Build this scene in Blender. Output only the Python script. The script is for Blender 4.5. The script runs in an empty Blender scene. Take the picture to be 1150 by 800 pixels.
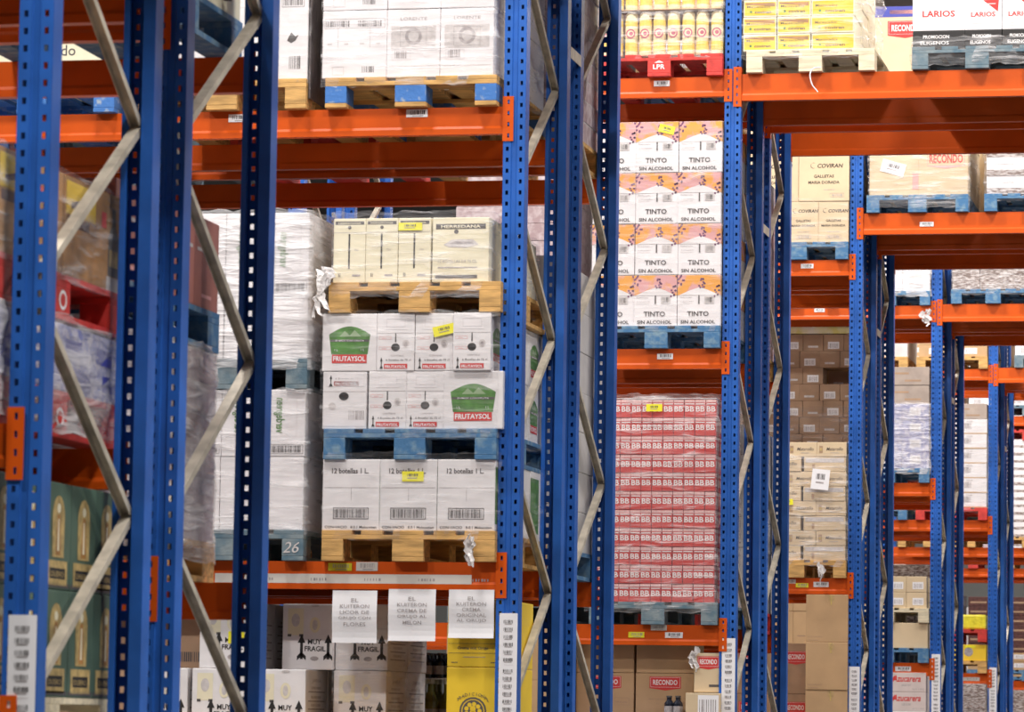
import bpy, bmesh, math, random
from mathutils import Matrix, Vector
random.seed(7)
S = bpy.context.scene
COL = S.collection
PI = math.pi

# ------------------------------------------------------------------ camera
CAM_Z = 1.6
PAN, PITCH, ROLL = 0.20645, 0.09438, 0.01506
def cam_axes():
    cp, sp = math.cos(PAN), math.sin(PAN)
    f = Vector((-sp*math.cos(PITCH), cp*math.cos(PITCH), math.sin(PITCH)))
    r = Vector((cp, sp, 0)); u = r.cross(f)
    return r*math.cos(ROLL)+u*math.sin(ROLL), -r*math.sin(ROLL)+u*math.cos(ROLL), f
cr, cu, cf = cam_axes()
cd = bpy.data.cameras.new('camera')
cam = bpy.data.objects.new('camera', cd); COL.objects.link(cam)
cam.matrix_world = Matrix(((cr.x, cu.x, -cf.x, 0), (cr.y, cu.y, -cf.y, 0), (cr.z, cu.z, -cf.z, CAM_Z), (0, 0, 0, 1)))
cd.sensor_fit = 'HORIZONTAL'; cd.sensor_width = 36
cd.lens = 4321.85/1150*36
cd.clip_end = 200
cd.dof.use_dof = True; cd.dof.focus_distance = 22.5; cd.dof.aperture_fstop = 9.0
S.camera = cam

# ------------------------------------------------------------------ world, lamps, exposure
S.view_settings.view_transform = 'Standard'; S.view_settings.look = 'None'
S.view_settings.gamma = 1.0; S.view_settings.use_curve_mapping = False
S.view_settings.exposure = 0.0
LAMP_W = 328.0
WORLD = 0.06
w = bpy.data.worlds.new('world'); S.world = w; w.use_nodes = True
w.node_tree.nodes['Background'].inputs[0].default_value = (1.0, .97, .93, 1)
w.node_tree.nodes['Background'].inputs[1].default_value = WORLD
ROW_D = 6.617; ROW_0 = 10.262
def RY(k): return ROW_0+k*ROW_D
def lamp(x, y, z, p, sx=1.0, sy=.45):
    l = bpy.data.lights.new('aisle_lamp', 'AREA'); l.shape = 'RECTANGLE'; l.size = sx; l.size_y = sy
    l.energy = p; l.color = (1.0, .962, .925)
    o = bpy.data.objects.new('aisle_lamp', l); COL.objects.link(o); o.location = (x, y, z)
for k in range(-1, 8):
    yy = RY(k)+4.45
    for x in (-10.0, -5.2, -0.6, 4.2):
        lamp(x, yy, 9.6, LAMP_W*(1.5 if k < 0 else 1.0 if k == 0 else 1.02))

# ------------------------------------------------------------------ materials
MATS = {}
def mat(name, col, rough=.6, metal=0.0, noise=0.0, nscale=8.0, bump=0.0, bscale=60.0, col2=None, spec=.5, stretch=None, lo=.35, hi=.65):
    if name in MATS: return MATS[name]
    m = bpy.data.materials.new(name); m.use_nodes = True
    nt = m.node_tree; b = nt.nodes['Principled BSDF']
    b.inputs['Base Color'].default_value = (*col, 1); b.inputs['Roughness'].default_value = rough
    b.inputs['Metallic'].default_value = metal; b.inputs['Specular IOR Level'].default_value = spec
    tc = nt.nodes.new('ShaderNodeTexCoord'); src = tc.outputs['Object']
    if stretch:
        mp = nt.nodes.new('ShaderNodeMapping'); mp.inputs['Scale'].default_value = stretch
        nt.links.new(src, mp.inputs[0]); src = mp.outputs[0]
    oi = nt.nodes.new('ShaderNodeObjectInfo')
    va = nt.nodes.new('ShaderNodeVectorMath'); va.operation = 'ADD'
    cmb = nt.nodes.new('ShaderNodeMath'); cmb.operation = 'MULTIPLY'; cmb.inputs[1].default_value = 37.0
    nt.links.new(oi.outputs['Random'], cmb.inputs[0]); nt.links.new(src, va.inputs[0]); nt.links.new(cmb.outputs[0], va.inputs[1])
    src = va.outputs[0]
    if noise or col2:
        n = nt.nodes.new('ShaderNodeTexNoise'); n.inputs['Scale'].default_value = nscale; n.inputs['Detail'].default_value = 4
        nt.links.new(src, n.inputs['Vector'])
        r = nt.nodes.new('ShaderNodeValToRGB'); e = r.color_ramp.elements
        e[0].position = lo; e[1].position = hi
        if col2: e[0].color = (*col, 1); e[1].color = (*col2, 1)
        else:
            e[0].color = (*[c*(1-noise) for c in col], 1); e[1].color = (*[min(1, c*(1+noise*.5)) for c in col], 1)
        nt.links.new(n.outputs['Fac'], r.inputs[0]); nt.links.new(r.outputs[0], b.inputs['Base Color'])
    if bump:
        n2 = nt.nodes.new('ShaderNodeTexNoise'); n2.inputs['Scale'].default_value = bscale; n2.inputs['Detail'].default_value = 3
        nt.links.new(src, n2.inputs['Vector'])
        bp = nt.nodes.new('ShaderNodeBump'); bp.inputs['Strength'].default_value = bump; bp.inputs['Distance'].default_value = .01
        nt.links.new(n2.outputs['Fac'], bp.inputs['Height']); nt.links.new(bp.outputs[0], b.inputs['Normal'])
    MATS[name] = m; return m

BLUE = mat('blue_paint', (.022, .120, .47), .42, noise=.20, nscale=5, bump=.04, bscale=12, spec=.3)
ORANGE = mat('orange_paint', (.66, .092, .004), .42, noise=.10, nscale=4, bump=.05, bscale=9, spec=.25)
ZINC = mat('galvanised_steel', (.60, .54, .44), .55, metal=.2, noise=.25, nscale=14)
CONC = mat('concrete', (.13, .125, .12), .55, noise=.2, nscale=.6)
WALLM = mat('wall_panel', (.20, .20, .19), .7, noise=.05, nscale=1)
ROOFM = mat('roof_sheet', (.12, .12, .12), .7)
WHITE = mat('white_board', (.80, .775, .78), .6, noise=.06, nscale=9, bump=.25, bscale=14)
WHITE2 = mat('white_board_bright', (.84, .81, .82), .55, noise=.05, nscale=9, bump=.2, bscale=12)
GREYB = mat('grey_white_board', (.60, .57, .56), .6, noise=.08, nscale=9, bump=.25, bscale=14)
CREAM = mat('cream_board', (.82, .76, .56), .6, noise=.05, nscale=9, bump=.2, bscale=14)
KRAFT = mat('kraft_board', (.52, .33, .17), .7, noise=.08, nscale=5, bump=.15, bscale=10)
KRAFTL = mat('pale_kraft_board', (.68, .53, .34), .7, noise=.07, nscale=5, bump=.15, bscale=10)
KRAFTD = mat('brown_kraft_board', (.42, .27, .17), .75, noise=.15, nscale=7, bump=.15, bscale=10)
YELB = mat('yellow_board', (.85, .58, .03), .55, noise=.06, nscale=5, bump=.1, bscale=10)
GREENB = mat('dark_green_board', (.085, .145, .105), .55, noise=.2, nscale=6, bump=.2, bscale=10)
REDBR = mat('red_brown_board', (.42, .15, .12), .6, noise=.15, nscale=6, bump=.2, bscale=10)
MAROON = mat('maroon_board', (.10, .035, .03), .6, noise=.35, nscale=30)
AMBER = mat('amber_board', (.45, .22, .06), .55, noise=.3, nscale=12)
GOLD = mat('gold_print', (.55, .40, .16), .5, noise=.35, nscale=40)
BLACK = mat('black_ink', (.018, .016, .016), .6)
DARK = mat('dark_print', (.09, .08, .08), .6)
GREY = mat('grey_print', (.42, .38, .38), .6, noise=.3, nscale=40)
PALE = mat('pale_print', (.62, .58, .57), .6, noise=.15, nscale=50)
RED = mat('red_ink', (.62, .04, .035), .5)
PINK = mat('pink_print', (.78, .38, .36), .6)
GREENI = mat('green_ink', (.085, .24, .045), .5, noise=.3, nscale=25)
PURP = mat('purple_ink', (.20, .07, .16), .55, noise=.3, nscale=60)
BLUEI = mat('blue_ink', (.06, .07, .35), .5)
YST = mat('yellow_sticker', (.88, .82, .03), .5)
PAPER = mat('white_paper', (.86, .85, .87), .7, bump=.15, bscale=8)
TINTOP = mat('fruit_print', (.80, .36, .06), .5, nscale=13, col2=(.70, .36, .36), lo=.44, hi=.56)
WOOD = mat('raw_pallet_wood', (.62, .36, .12), .75, noise=.35, nscale=7, stretch=(1, 6, 6), bump=.2)
WOODP = mat('pale_pallet_wood', (.76, .67, .48), .75, noise=.2, nscale=7, stretch=(1, 6, 6), bump=.2)
PBLUE = mat('blue_pallet_paint', (.055, .17, .34), .75, nscale=22, col2=(.22, .33, .40), bump=.2, lo=.45, hi=.75)
PNAVY = mat('vivid_blue_pallet_paint', (.05, .18, .50), .7, nscale=26, col2=(.36, .42, .48), bump=.2, lo=.56, hi=.75)
PGREY = mat('weathered_blue_pallet_wood', (.09, .16, .21), .8, nscale=12, col2=(.22, .27, .29), bump=.2)
PRED = mat('red_pallet_paint', (.62, .045, .035), .6, noise=.25, nscale=15, bump=.15)
REDC = mat('red_carton', (.68, .075, .085), .45, noise=.15, nscale=60)
PINKC = mat('pale_pink_carton', (.82, .50, .48), .45, noise=.15, nscale=80)
WINK = mat('white_ink', (.86, .83, .82), .5)
GLASSD = mat('dark_bottle_glass', (.015, .018, .03), .12)
GLASSG = mat('olive_bottle_glass', (.16, .15, .04), .15)
JUICE = mat('yellow_carton', (.86, .62, .10), .35, noise=.12, nscale=30)
JUICEP = mat('pale_yellow_carton', (.84, .72, .45), .4, noise=.15, nscale=40)
LILAC = mat('lilac_blue_pack', (.22, .24, .50), .4, nscale=28, col2=(.62, .60, .70), lo=.45, hi=.6)
SILVERY = mat('brown_silver_pack', (.16, .10, .08), .35, nscale=25, col2=(.60, .55, .53), lo=.42, hi=.6, stretch=(1, 1, 4))
PINKWRAP = mat('mauve_wrapped_pack', (.42, .30, .31), .35, nscale=20, col2=(.62, .52, .53), lo=.4, hi=.62)
STRIP = mat('label_channel', (.72, .68, .62), .5)

def film_mat(name, base, amp, tint=(.95, .93, .94), rough=.22):
    m = bpy.data.materials.new(name); m.use_nodes = True; nt = m.node_tree; nt.nodes.clear()
    out = nt.nodes.new('ShaderNodeOutputMaterial'); mx = nt.nodes.new('ShaderNodeMixShader')
    tr = nt.nodes.new('ShaderNodeBsdfTransparent'); tr.inputs[0].default_value = (.97, .965, .965, 1)
    pb = nt.nodes.new('ShaderNodeBsdfPrincipled'); pb.inputs['Base Color'].default_value = (*tint, 1); pb.inputs['Roughness'].default_value = rough
    tc = nt.nodes.new('ShaderNodeTexCoord'); mp = nt.nodes.new('ShaderNodeMapping')
    mp.inputs['Rotation'].default_value = (0, .35, 0); mp.inputs['Scale'].default_value = (1.2, 1.2, 9)
    n = nt.nodes.new('ShaderNodeTexNoise'); n.inputs['Scale'].default_value = 3.2; n.inputs['Detail'].default_value = 5; n.inputs['Distortion'].default_value = .8
    rp = nt.nodes.new('ShaderNodeValToRGB'); e = rp.color_ramp.elements
    e[0].position = .5; e[0].color = (base, base, base, 1); e[1].position = .78; v = base+amp; e[1].color = (v, v, v, 1)
    bp = nt.nodes.new('ShaderNodeBump'); bp.inputs['Strength'].default_value = .9; bp.inputs['Distance'].default_value = .03
    nt.links.new(tc.outputs['Object'], mp.inputs[0]); nt.links.new(mp.outputs[0], n.inputs['Vector'])
    nt.links.new(n.outputs['Fac'], rp.inputs[0]); nt.links.new(rp.outputs[0], mx.inputs[0])
    nt.links.new(n.outputs['Fac'], bp.inputs['Height']); nt.links.new(bp.outputs[0], pb.inputs['Normal'])
    nt.links.new(tr.outputs[0], mx.inputs[1]); nt.links.new(pb.outputs[0], mx.inputs[2]); nt.links.new(mx.outputs[0], out.inputs[0])
    return m
FILM = film_mat('clear_stretch_film', .09, .5)
FILMH = film_mat('heavy_stretch_film', .30, .5)
FILML = film_mat('light_stretch_film', .035, .28)

# ------------------------------------------------------------------ mesh helpers
TXT = {}
def text_geo(s, bold=False):
    key = (s, bold)
    if key in TXT: return TXT[key]
    c = bpy.data.curves.new('t', 'FONT'); c.body = s; c.size = 1.0; c.offset = .022 if bold else 0.004; c.resolution_u = 2
    o = bpy.data.objects.new('t', c); COL.objects.link(o)
    bpy.context.view_layer.update()
    m = bpy.data.meshes.new_from_object(o.evaluated_get(bpy.context.evaluated_depsgraph_get()))
    vs = [(v.co.x, v.co.y) for v in m.vertices]; fs = [tuple(p.vertices) for p in m.polygons]
    bpy.data.objects.remove(o); bpy.data.curves.remove(c); bpy.data.meshes.remove(m)
    x0 = min(v[0] for v in vs); x1 = max(v[0] for v in vs); y0 = min(v[1] for v in vs); y1 = max(v[1] for v in vs)
    TXT[key] = (vs, fs, x0, x1, y0, y1); return TXT[key]

class MB:
    """collects geometry with material slots and links it as one mesh object"""
    def __init__(s): s.v = []; s.f = []; s.m = []; s.mats = []; s.face = None; s.lift = 0
    def mi(s, m):
        if m not in s.mats: s.mats.append(m)
        return s.mats.index(m)
    def quadbox(s, x0, x1, y0, y1, z0, z1, m, bev=0.0):
        i = s.mi(m); b = len(s.v)
        if bev <= 0:
            s.v += [(x, y, z) for z in (z0, z1) for y in (y0, y1) for x in (x0, x1)]
            for f in ((0, 2, 3, 1), (4, 5, 7, 6), (0, 1, 5, 4), (2, 6, 7, 3), (0, 4, 6, 2), (1, 3, 7, 5)):
                s.f.append(tuple(b+q for q in f)); s.m.append(i)
        else:
            bm = bmesh.new(); bmesh.ops.create_cube(bm, size=1)
            for v in bm.verts:
                v.co = ((x0+x1)/2+v.co.x*(x1-x0), (y0+y1)/2+v.co.y*(y1-y0), (z0+z1)/2+v.co.z*(z1-z0))
            bmesh.ops.bevel(bm, geom=bm.edges[:], offset=bev, segments=2, affect='EDGES', profile=.6)
            bm.verts.index_update()
            s.v += [tuple(v.co) for v in bm.verts]
            for f in bm.faces: s.f.append(tuple(b+v.index for v in f.verts)); s.m.append(i)
            bm.free()
        return s
    def poly(s, pts, m):
        b = len(s.v); s.v += pts; s.f.append(tuple(range(b, b+len(pts)))); s.m.append(s.mi(m)); return s
    def lathe(s, prof, cx, cy, m, n=14, z0=0):
        b = len(s.v); i = s.mi(m)
        for r, z in prof:
            for k in range(n):
                a = 2*PI*k/n; s.v.append((cx+r*math.cos(a), cy+r*math.sin(a), z0+z))
        for j in range(len(prof)-1):
            for k in range(n):
                k2 = (k+1) % n
                s.f.append((b+j*n+k, b+j*n+k2, b+(j+1)*n+k2, b+(j+1)*n+k)); s.m.append(i)
        s.f.append(tuple(b+k for k in reversed(range(n)))); s.m.append(i)
        s.f.append(tuple(b+(len(prof)-1)*n+k for k in range(n))); s.m.append(i)
        return s
    def prism(s, prof, p0, p1, ax, ay, m, cap=True):
        """profile (a,b) swept from p0 to p1 with axes ax, ay"""
        b = len(s.v); n = len(prof); i = s.mi(m)
        for p in (p0, p1):
            for a, c in prof: s.v.append(tuple(Vector(p)+Vector(ax)*a+Vector(ay)*c))
        for k in range(n):
            k2 = (k+1) % n; s.f.append((b+k, b+k2, b+n+k2, b+n+k)); s.m.append(i)
        if cap:
            s.f.append(tuple(b+k for k in reversed(range(n)))); s.m.append(i)
            s.f.append(tuple(b+n+k for k in range(n))); s.m.append(i)
        return s
    # --- printing on a face: front (y = y0) or right (x = x1)
    def on(s, face, **k): s.face = (face, k); s.lift = 0; return s
    def P(s, u, v, e=None):
        f, k = s.face; e = .0007+s.lift*.0003 if e is None else e
        if f == 'front': return (k.get('x', 0)+u, k.get('y', 0)-e, k.get('z', 0)+v)
        return (k.get('x', 0)+e, k.get('y', 0)+u, k.get('z', 0)+v)
    def pr(s, pts, m): s.poly([s.P(u, v) for u, v in pts], m); return s
    def rect(s, u0, v0, u1, v1, m): return s.pr([(u0, v0), (u1, v0), (u1, v1), (u0, v1)], m)
    def up(s): s.lift += 1; return s
    def frame(s, u0, v0, u1, v1, t, m):
        return s.rect(u0, v0, u1, v0+t, m).rect(u0, v1-t, u1, v1, m).rect(u0, v0, u0+t, v1, m).rect(u1-t, v0, u1, v1, m)
    def disc(s, u, v, r, m, r2=None, n=18):
        r2 = r2 or r
        return s.pr([(u+r*math.cos(2*PI*k/n), v+r2*math.sin(2*PI*k/n)) for k in range(n)], m)
    def text(s, t, u, v, h, m, width=None, bold=False, slant=0, center=True):
        vs, fs, x0, x1, y0, y1 = text_geo(t, bold)
        sc = h/(y1-y0); sx = sc if width is None else width/(x1-x0)
        ox = u-(x1-x0)*sx/2 if center else u
        b = len(s.v); i = s.mi(m)
        s.v += [s.P(ox+(x-x0)*sx+(y-y0)*sc*slant, v+(y-y0)*sc) for x, y in vs]
        for f in fs: s.f.append(tuple(b+q for q in f)); s.m.append(i)
        return s
    def bars(s, u0, v0, u1, v1, m, n=14, seed=1):
        r = random.Random(seed); x = u0; st = (u1-u0)/n
        for k in range(n):
            ww = st*r.choice((.3, .45, .7)); s.rect(x, v0, x+ww, v1, m); x += st
        return s
    def arrow(s, u, v, h, m, wd=.012):
        s.rect(u-wd*.22, v, u+wd*.22, v+h*.7, m)
        s.pr([(u-wd*.6, v+h*.65), (u+wd*.6, v+h*.65), (u, v+h)], m)
        return s.pr([(u-wd*.7, v-h*.05), (u, v+h*.12), (u+wd*.7, v-h*.05), (u+wd*.7, v+h*.12), (u, v+h*.3), (u-wd*.7, v+h*.12)], m)
    def mesh(s, name):
        me = bpy.data.meshes.new(name); me.from_pydata(s.v, [], s.f)
        for m in s.mats: me.materials.append(m)
        me.polygons.foreach_set('material_index', s.m); me.update(); return me
    def build(s, name, parent=None, loc=(0, 0, 0)):
        o = bpy.data.objects.new(name, s.mesh(name)); COL.objects.link(o); o.location = loc
        if parent: o.parent = parent
        return o

def tag(o, label, cat=None, group=None, kind=None):
    for a_, b_ in ((' of three,', ','), (' rear rack', ' rear'), (' layer,', ','), ('plain bulk carton', 'bulk carton'), (' carton stack', ' cartons'), (' on the lowest wooden pallet of the stack', ' on lowest wooden pallet'), (' row front rack', ' row'), (', beside post', ' by post')):
        if label and len(label.split()) > 16: label = label.replace(a_, b_)
    if label: o['label'] = label
    if cat: o['category'] = cat
    if group: o['group'] = group
    if kind: o['kind'] = kind
    return o
def empty(name, loc, rz=0):
    o = bpy.data.objects.new(name, None); COL.objects.link(o); o.location = loc; o.rotation_euler.z = rz; o.empty_display_size = .1
    return o
def child(name, me, parent, loc=(0, 0, 0), rot=None):
    o = bpy.data.objects.new(name, me); COL.objects.link(o); o.parent = parent; o.location = loc
    if rot: o.rotation_euler = rot
    return o
ORD = ['first', 'second', 'third', 'fourth', 'fifth', 'sixth', 'seventh', 'eighth', 'ninth', 'tenth', 'eleventh', 'twelfth', 'thirteenth']
ROWN = ['nearest', 'second', 'third', 'fourth', 'fifth', 'sixth', 'seventh', 'farthest']

# ------------------------------------------------------------------ hall
def struct(name, box, m):
    o = MB().quadbox(*box, m).build(name); o['kind'] = 'structure'; return o
struct('floor', (-18, 12, -8, 72, -.2, 0), CONC)
struct('ceiling', (-18, 12, -8, 72, 10.6, 10.8), ROOFM)
struct('wall_back', (-18, 12, 72, 72.2, 0, 10.6), WALLM)
struct('wall_left', (-18.2, -18, -8, 72, 0, 10.6), WALLM)
struct('wall_right', (12, 12.2, -8, 72, 0, 10.6), WALLM)

# ------------------------------------------------------------------ racking
UH = 7.3            # upright height
def upright_mesh(rear):
    """perforated omega section, web towards -y (front) or +y (rear)"""
    mb = MB(); i = mb.mi(BLUE); sg = -1 if rear else 1
    def strip(a, b, z0, z1):
        q = len(mb.v); mb.v.extend([(a[0], a[1]*sg, z0), (b[0], b[1]*sg, z0), (b[0], b[1]*sg, z1), (a[0], a[1]*sg, z1)])
        mb.f.append((q, q+1, q+2, q+3)); mb.m.append(i)
    def holed(a, b, z0, z1, off=0.0, hh=.019):
        q = z0; z = z0+.025+off
        while z < z1:
            strip(a, b, q, z-hh/2); q = z+hh/2; z += .05
        strip(a, b, q, z1)
    x = [-.05, -.0375, -.0245, -.014, -.010, .010, .014, .0245, .0375, .05]
    for j in range(9):
        ya = .006 if x[j] > -.0105 and x[j] < .0105 else 0
        yb = .006 if x[j+1] > -.0105 and x[j+1] < .0105 else 0
        (holed if j in (1, 7) else strip)((x[j], ya), (x[j+1], yb), 0, UH)
    for sx in (-1, 1):
        strip((.05*sx, 0), (.05*sx, .08), 0, UH)
    strip((-.05, .08), (-.034, .08), 0, UH); strip((.012, .08), (.05, .08), 0, UH)
    strip((-.034, .08), (-.034, .070), 0, UH); strip((.012, .08), (.012, .070), 0, UH)
    return mb.mesh('upright')
UPF, UPR = upright_mesh(False), upright_mesh(True)
def solid(o, t=.0022):
    md = o.modifiers.new('solid', 'SOLIDIFY'); md.thickness = t; md.offset = 0
def brace_mesh(y0, z0, y1, z1, openout):
    """C channel bar between the two uprights"""
    a = Vector((0, y0, z0)); b = Vector((0, y1, z1)); d = (b-a).normalized(); n = Vector((1, 0, 0)).cross(d)
    h, t, dp = .017, .003, .024            # half width across, wall, leg depth; web on the upper side, open below
    if n.z < 0: n = -n
    pr = [(-h, -dp/2), (-h+t, -dp/2), (-h+t, dp/2-t), (h-t, dp/2-t), (h-t, -dp/2), (h, -dp/2), (h, dp/2), (-h, dp/2)]
    return MB().prism(pr, a, b, (1, 0, 0), n, ZINC).mesh('brace')
BR = {}
def braces(fr, depth, phase):
    zs = []; z = .4+phase
    front = True
    k = 0; z = .4+phase-1.2
    pts = []
    while z < UH-.1:
        pts.append((.045 if k % 2 == 0 else depth-.045, z)); z += .6; k += 1
    for j in range(len(pts)-1):
        (ya, za), (yb, zb) = pts[j], pts[j+1]
        if za < .05 or zb > UH: continue
        up = yb > ya
        key = (round(ya, 3), round(za, 3), round(yb, 3))
        if key not in BR: BR[key] = brace_mesh(ya, za, yb, zb, not up)
        child('brace', BR[key], fr, (-.0115, 0, 0))
def rack_frame(x, y, depth, phase, label):
    """x centre; front face at y"""
    fr = empty('rack_frame', (x, y, 0)); tag(fr, label, 'rack frame')
    u = child('upright', UPF, fr); solid(u)
    v = child('upright', UPR, fr, (0, depth, 0)); solid(v)
    for yy in (.04, depth-.04):
        MB().quadbox(-.075, .075, yy-.06, yy+.06, 0, .008, ZINC).build('foot_plate', fr)
    braces(fr, depth, phase)
    return fr, u
def label_column(fr, ztop, zbot=1.15):
    mb = MB().quadbox(-.034, .049, -.0018, -.0006, zbot, ztop, PAPER); mb.on('front', x=0, y=-.0018)
    z = ztop-.03; k = 0; r = random.Random(int(ztop*1000))
    while z > zbot+.03:
        mb.bars(-.014, z-.015, .030, z, DARK, 8, k); mb.rect(-.01, z-.020, .024, z-.0165, GREY)
        z -= .034 if k % 6 != 5 else .05; k += 1
        if k % 6 == 0: mb.rect(-.01, z+.019, .03, z+.0205, PALE)
    tag(mb.build('label_sheet', fr), 'white column of printed location codes')
CONN = {}
def conn_mesh(hh, side):
    """connector plate with punched slots (dark recesses); side=+1: beam lies to +x of the post"""
    key = (hh, side)
    if key in CONN: return CONN[key]
    mb = MB(); w0, w1 = (0, .046) if side < 0 else (-.046, 0)
    # front leaf with real slots: strips
    n = int(hh/.05); z = 0; xs = (w0, w0+.018, w0+.028, w1)
    zz = [0]
    for k in range(n): c = hh*(k+.5)/n; zz += [c-.010, c+.010]
    zz.append(hh)
    for j in range(len(zz)-1):
        for q in range(3):
            if q == 1 and j % 2 == 1: continue
            mb.quadbox(xs[q], xs[q+1], -.005, -.001, zz[j], zz[j+1], ORANGE)
    # side leaf running back along the post
    xe = w0-.004 if side < 0 else w1
    mb.quadbox(xe, xe+.004, -.005, .055, 0, hh, ORANGE)
    CONN[key] = mb.mesh('beam_connector'); return CONN[key]
BM = {}
def beam(x0, x1, y, zt, h, label, facing=1, cb=(1, 1), hc=.205, group=None, up=.045):
    """box beam with bottom lip; front face at y (facing=1: facing -y), 50 mm deep"""
    L = x1-x0; key = (round(L, 3), h, facing)
    if key not in BM:
        lip = h*.2; d = .05
        pr = [(.006, h), (.006, lip+.012), (0, lip), (0, 0), (d, 0), (d, lip), (d-.006, lip+.012), (d-.006, h-.0)]
        pr = [(a*1, c) for a, c in pr]
        BM[key] = MB().prism(pr, (0.005, 0, 0), (L-.005, 0, 0), (0, 1, 0), (0, 0, 1), ORANGE).mesh('rack_beam')
    o = bpy.data.objects.new('rack_beam', BM[key]); COL.objects.link(o)
    o.location = (x0, y if facing > 0 else y-.05, zt-h); tag(o, label, 'rack beam', group)
    for e, (sx, side) in enumerate(((0, 1), (L, -1))):
        if not cb[e]: continue
        z = h+up-hc
        if facing > 0: child('beam_connector', conn_mesh(hc, side), o, (sx, 0, z))
        else: child('beam_connector', conn_mesh(hc, -side), o, (sx, .05, z), (0, 0, PI))
    return o
def beam_label(bo, u, v, wd=.1, hh=.036, m=None, n=9):
    """small sticker on the front of a beam, u,v in the beam's own frame"""
    m = m or PAPER
    lipz = -.002 if v < .02 else .004
    mb = MB().quadbox(u, u+wd, lipz-.0012, lipz-.0002, v, v+hh, m); mb.on('front', x=u, y=lipz-.0012, z=v)
    mb.bars(wd*.2, hh*.35, wd*.9, hh*.85, DARK if m is PAPER else GREY, n, int(u*100)); mb.rect(wd*.3, hh*.12, wd*.8, hh*.22, GREY)
    o = mb.build('label', bo); tag(o, 'yellow sticker' if m is YST else 'white barcode label'); return o

BX0, BX1 = -6.29, -3.59     # left bay between uprights
TX0, TX1 = -3.49, .11       # passage bay
LEV = {0: ([3.86, 2.41, 1.508], [3.86, 2.05]), 1: ([4.37, 2.303, 1.37], [4.37, 2.303, 1.37]),
       2: ([5.62, 3.913, 2.20, 1.37],)*2, 3: ([5.265, 2.748, 1.30],)*2, 4: ([5.62, 3.915, 2.20, 1.2],)*2,
       5: ([5.62, 3.915, 2.20, 1.1],)*2, 6: ([5.62, 3.915, 2.20, 1.1],)*2, 7: ([5.62, 3.915, 2.20, 1.1],)*2}
LVN = {0: 'uppermost', 1: 'second', 2: 'third', 3: 'lowest'}
F2Y = 1.31; F1D = 1.05; F2D = 1.09
LABZ = {0: 1.872, 1: 2.076, 2: 2.122, 3: 2.057, 4: 2.285, 5: 2.266}
BEAMS = {}
for k in range(8):
    y = RY(k); rn = ROWN[k]
    for xi, (xc, where) in enumerate(((-3.54, 'left of the passage'), (-6.34, 'far left end of the bay'), (.16, 'right of the passage'))):
        fr, u = rack_frame(xc, y, F1D, 0.0, f'blue perforated front rack frame, {rn} rack row, {where}')
        if xi == 0 and k in LABZ: label_column(fr, LABZ[k])
        fr2, u2 = rack_frame(xc, y+F2Y, F2D, 0.6, f'blue perforated rear rack frame, {rn} rack row, {where}')
        for z in (.60, 4.80):
            MB().prism([(-.028, 0), (.028, 0), (.028, .003), (-.028, .003)], (.052, 0, z), (.052, F2Y-F1D+.01, z), (0, 0, 1), (-1, 0, 0), ZINC).build('spacer', fr, (0, F1D-.005, 0))
    for f in (0, 1):
        dn = ('front', 'rear')[f]
        for li, z in enumerate(LEV[k][f]):
            yo = y+(0 if f == 0 else F2Y); dp = F1D if f == 0 else F2D
            big = 1 if (k == 0 and f == 0 and li == 2) else 0
            b = beam(BX0, BX1, yo, z, .125, f'orange front beam of {dn} rack, {rn} row, {LVN[li]} shelf left of passage', up=.14 if big else .045)
            BEAMS[(k, f, li)] = b
            beam(BX0, BX1, yo+dp, z, .125, f'orange back beam of {dn} rack, {rn} row, {LVN[li]} shelf left of passage', facing=-1)
        zt = 5.632
        yo = y+(0 if f == 0 else F2Y); dp = F1D if f == 0 else F2D
        BEAMS[(k, f, 'T')] = beam(TX0, TX1, yo, zt, .168, f'deep orange front beam over the passage, {dn} rack, {rn} row', hc=.25)
        beam(TX0, TX1, yo+dp, zt, .168, f'deep orange back beam over the passage, {dn} rack, {rn} row', facing=-1, hc=.25)

b = BEAMS[(1, 0, 0)]; beam_label(b, BX0*-1-4.045, .083); beam_label(b, BX0*-1-4.885, .075)
b = BEAMS[(1, 0, 1)]; beam_label(b, 6.29-4.24, .083, .10, .04, STRIP); beam_label(b, 6.29-4.37, .083, .11, .035, YST)
mb = MB().quadbox(6.29-4.9, 6.29-3.705, -.0005, .002, .026, .068, STRIP); mb.on('front', y=-.0005)
for q in range(5): mb.bars(6.29-4.7+q*.25, .038, 6.29-4.62+q*.25, .050, GREY, 6, q)
tag(mb.build('label_channel', b), 'long pale plastic label strip')
b = BEAMS[(2, 0, 0)]; beam_label(b, 6.29-4.04, .07)
b = BEAMS[(2, 0, 1)]; beam_label(b, 6.29-4.00, .06)
b = BEAMS[(2, 0, 2)]; beam_label(b, 6.29-4.02, .09, .1, .034, STRIP); beam_label(b, 6.29-3.93, .045, .11, .035); beam_label(b, 6.29-4.16, .045, .10, .035, YST)
b = BEAMS[(3, 0, 0)]; beam_label(b, 6.29-3.98, .06)
b = BEAMS[(3, 0, 1)]; beam_label(b, 6.29-3.86, .055, .12, .04); beam_label(b, 6.29-4.0, .05, .1, .034, YST); beam_label(b, 6.29-4.1, .08, .1, .034, STRIP)
b = BEAMS[(3, 0, 'T')]; beam_label(b, 3.49-3.04, .06, .11, .036)
b = BEAMS[(4, 0, 0)]; beam_label(b, 6.29-4.72, .07)
b = BEAMS[(4, 0, 2)]; beam_label(b, 6.29-3.92, .045, .15, .045)
b = BEAMS[(5, 0, 2)]; beam_label(b, 6.29-3.9, .04, .22, .04, STRIP)

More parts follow.
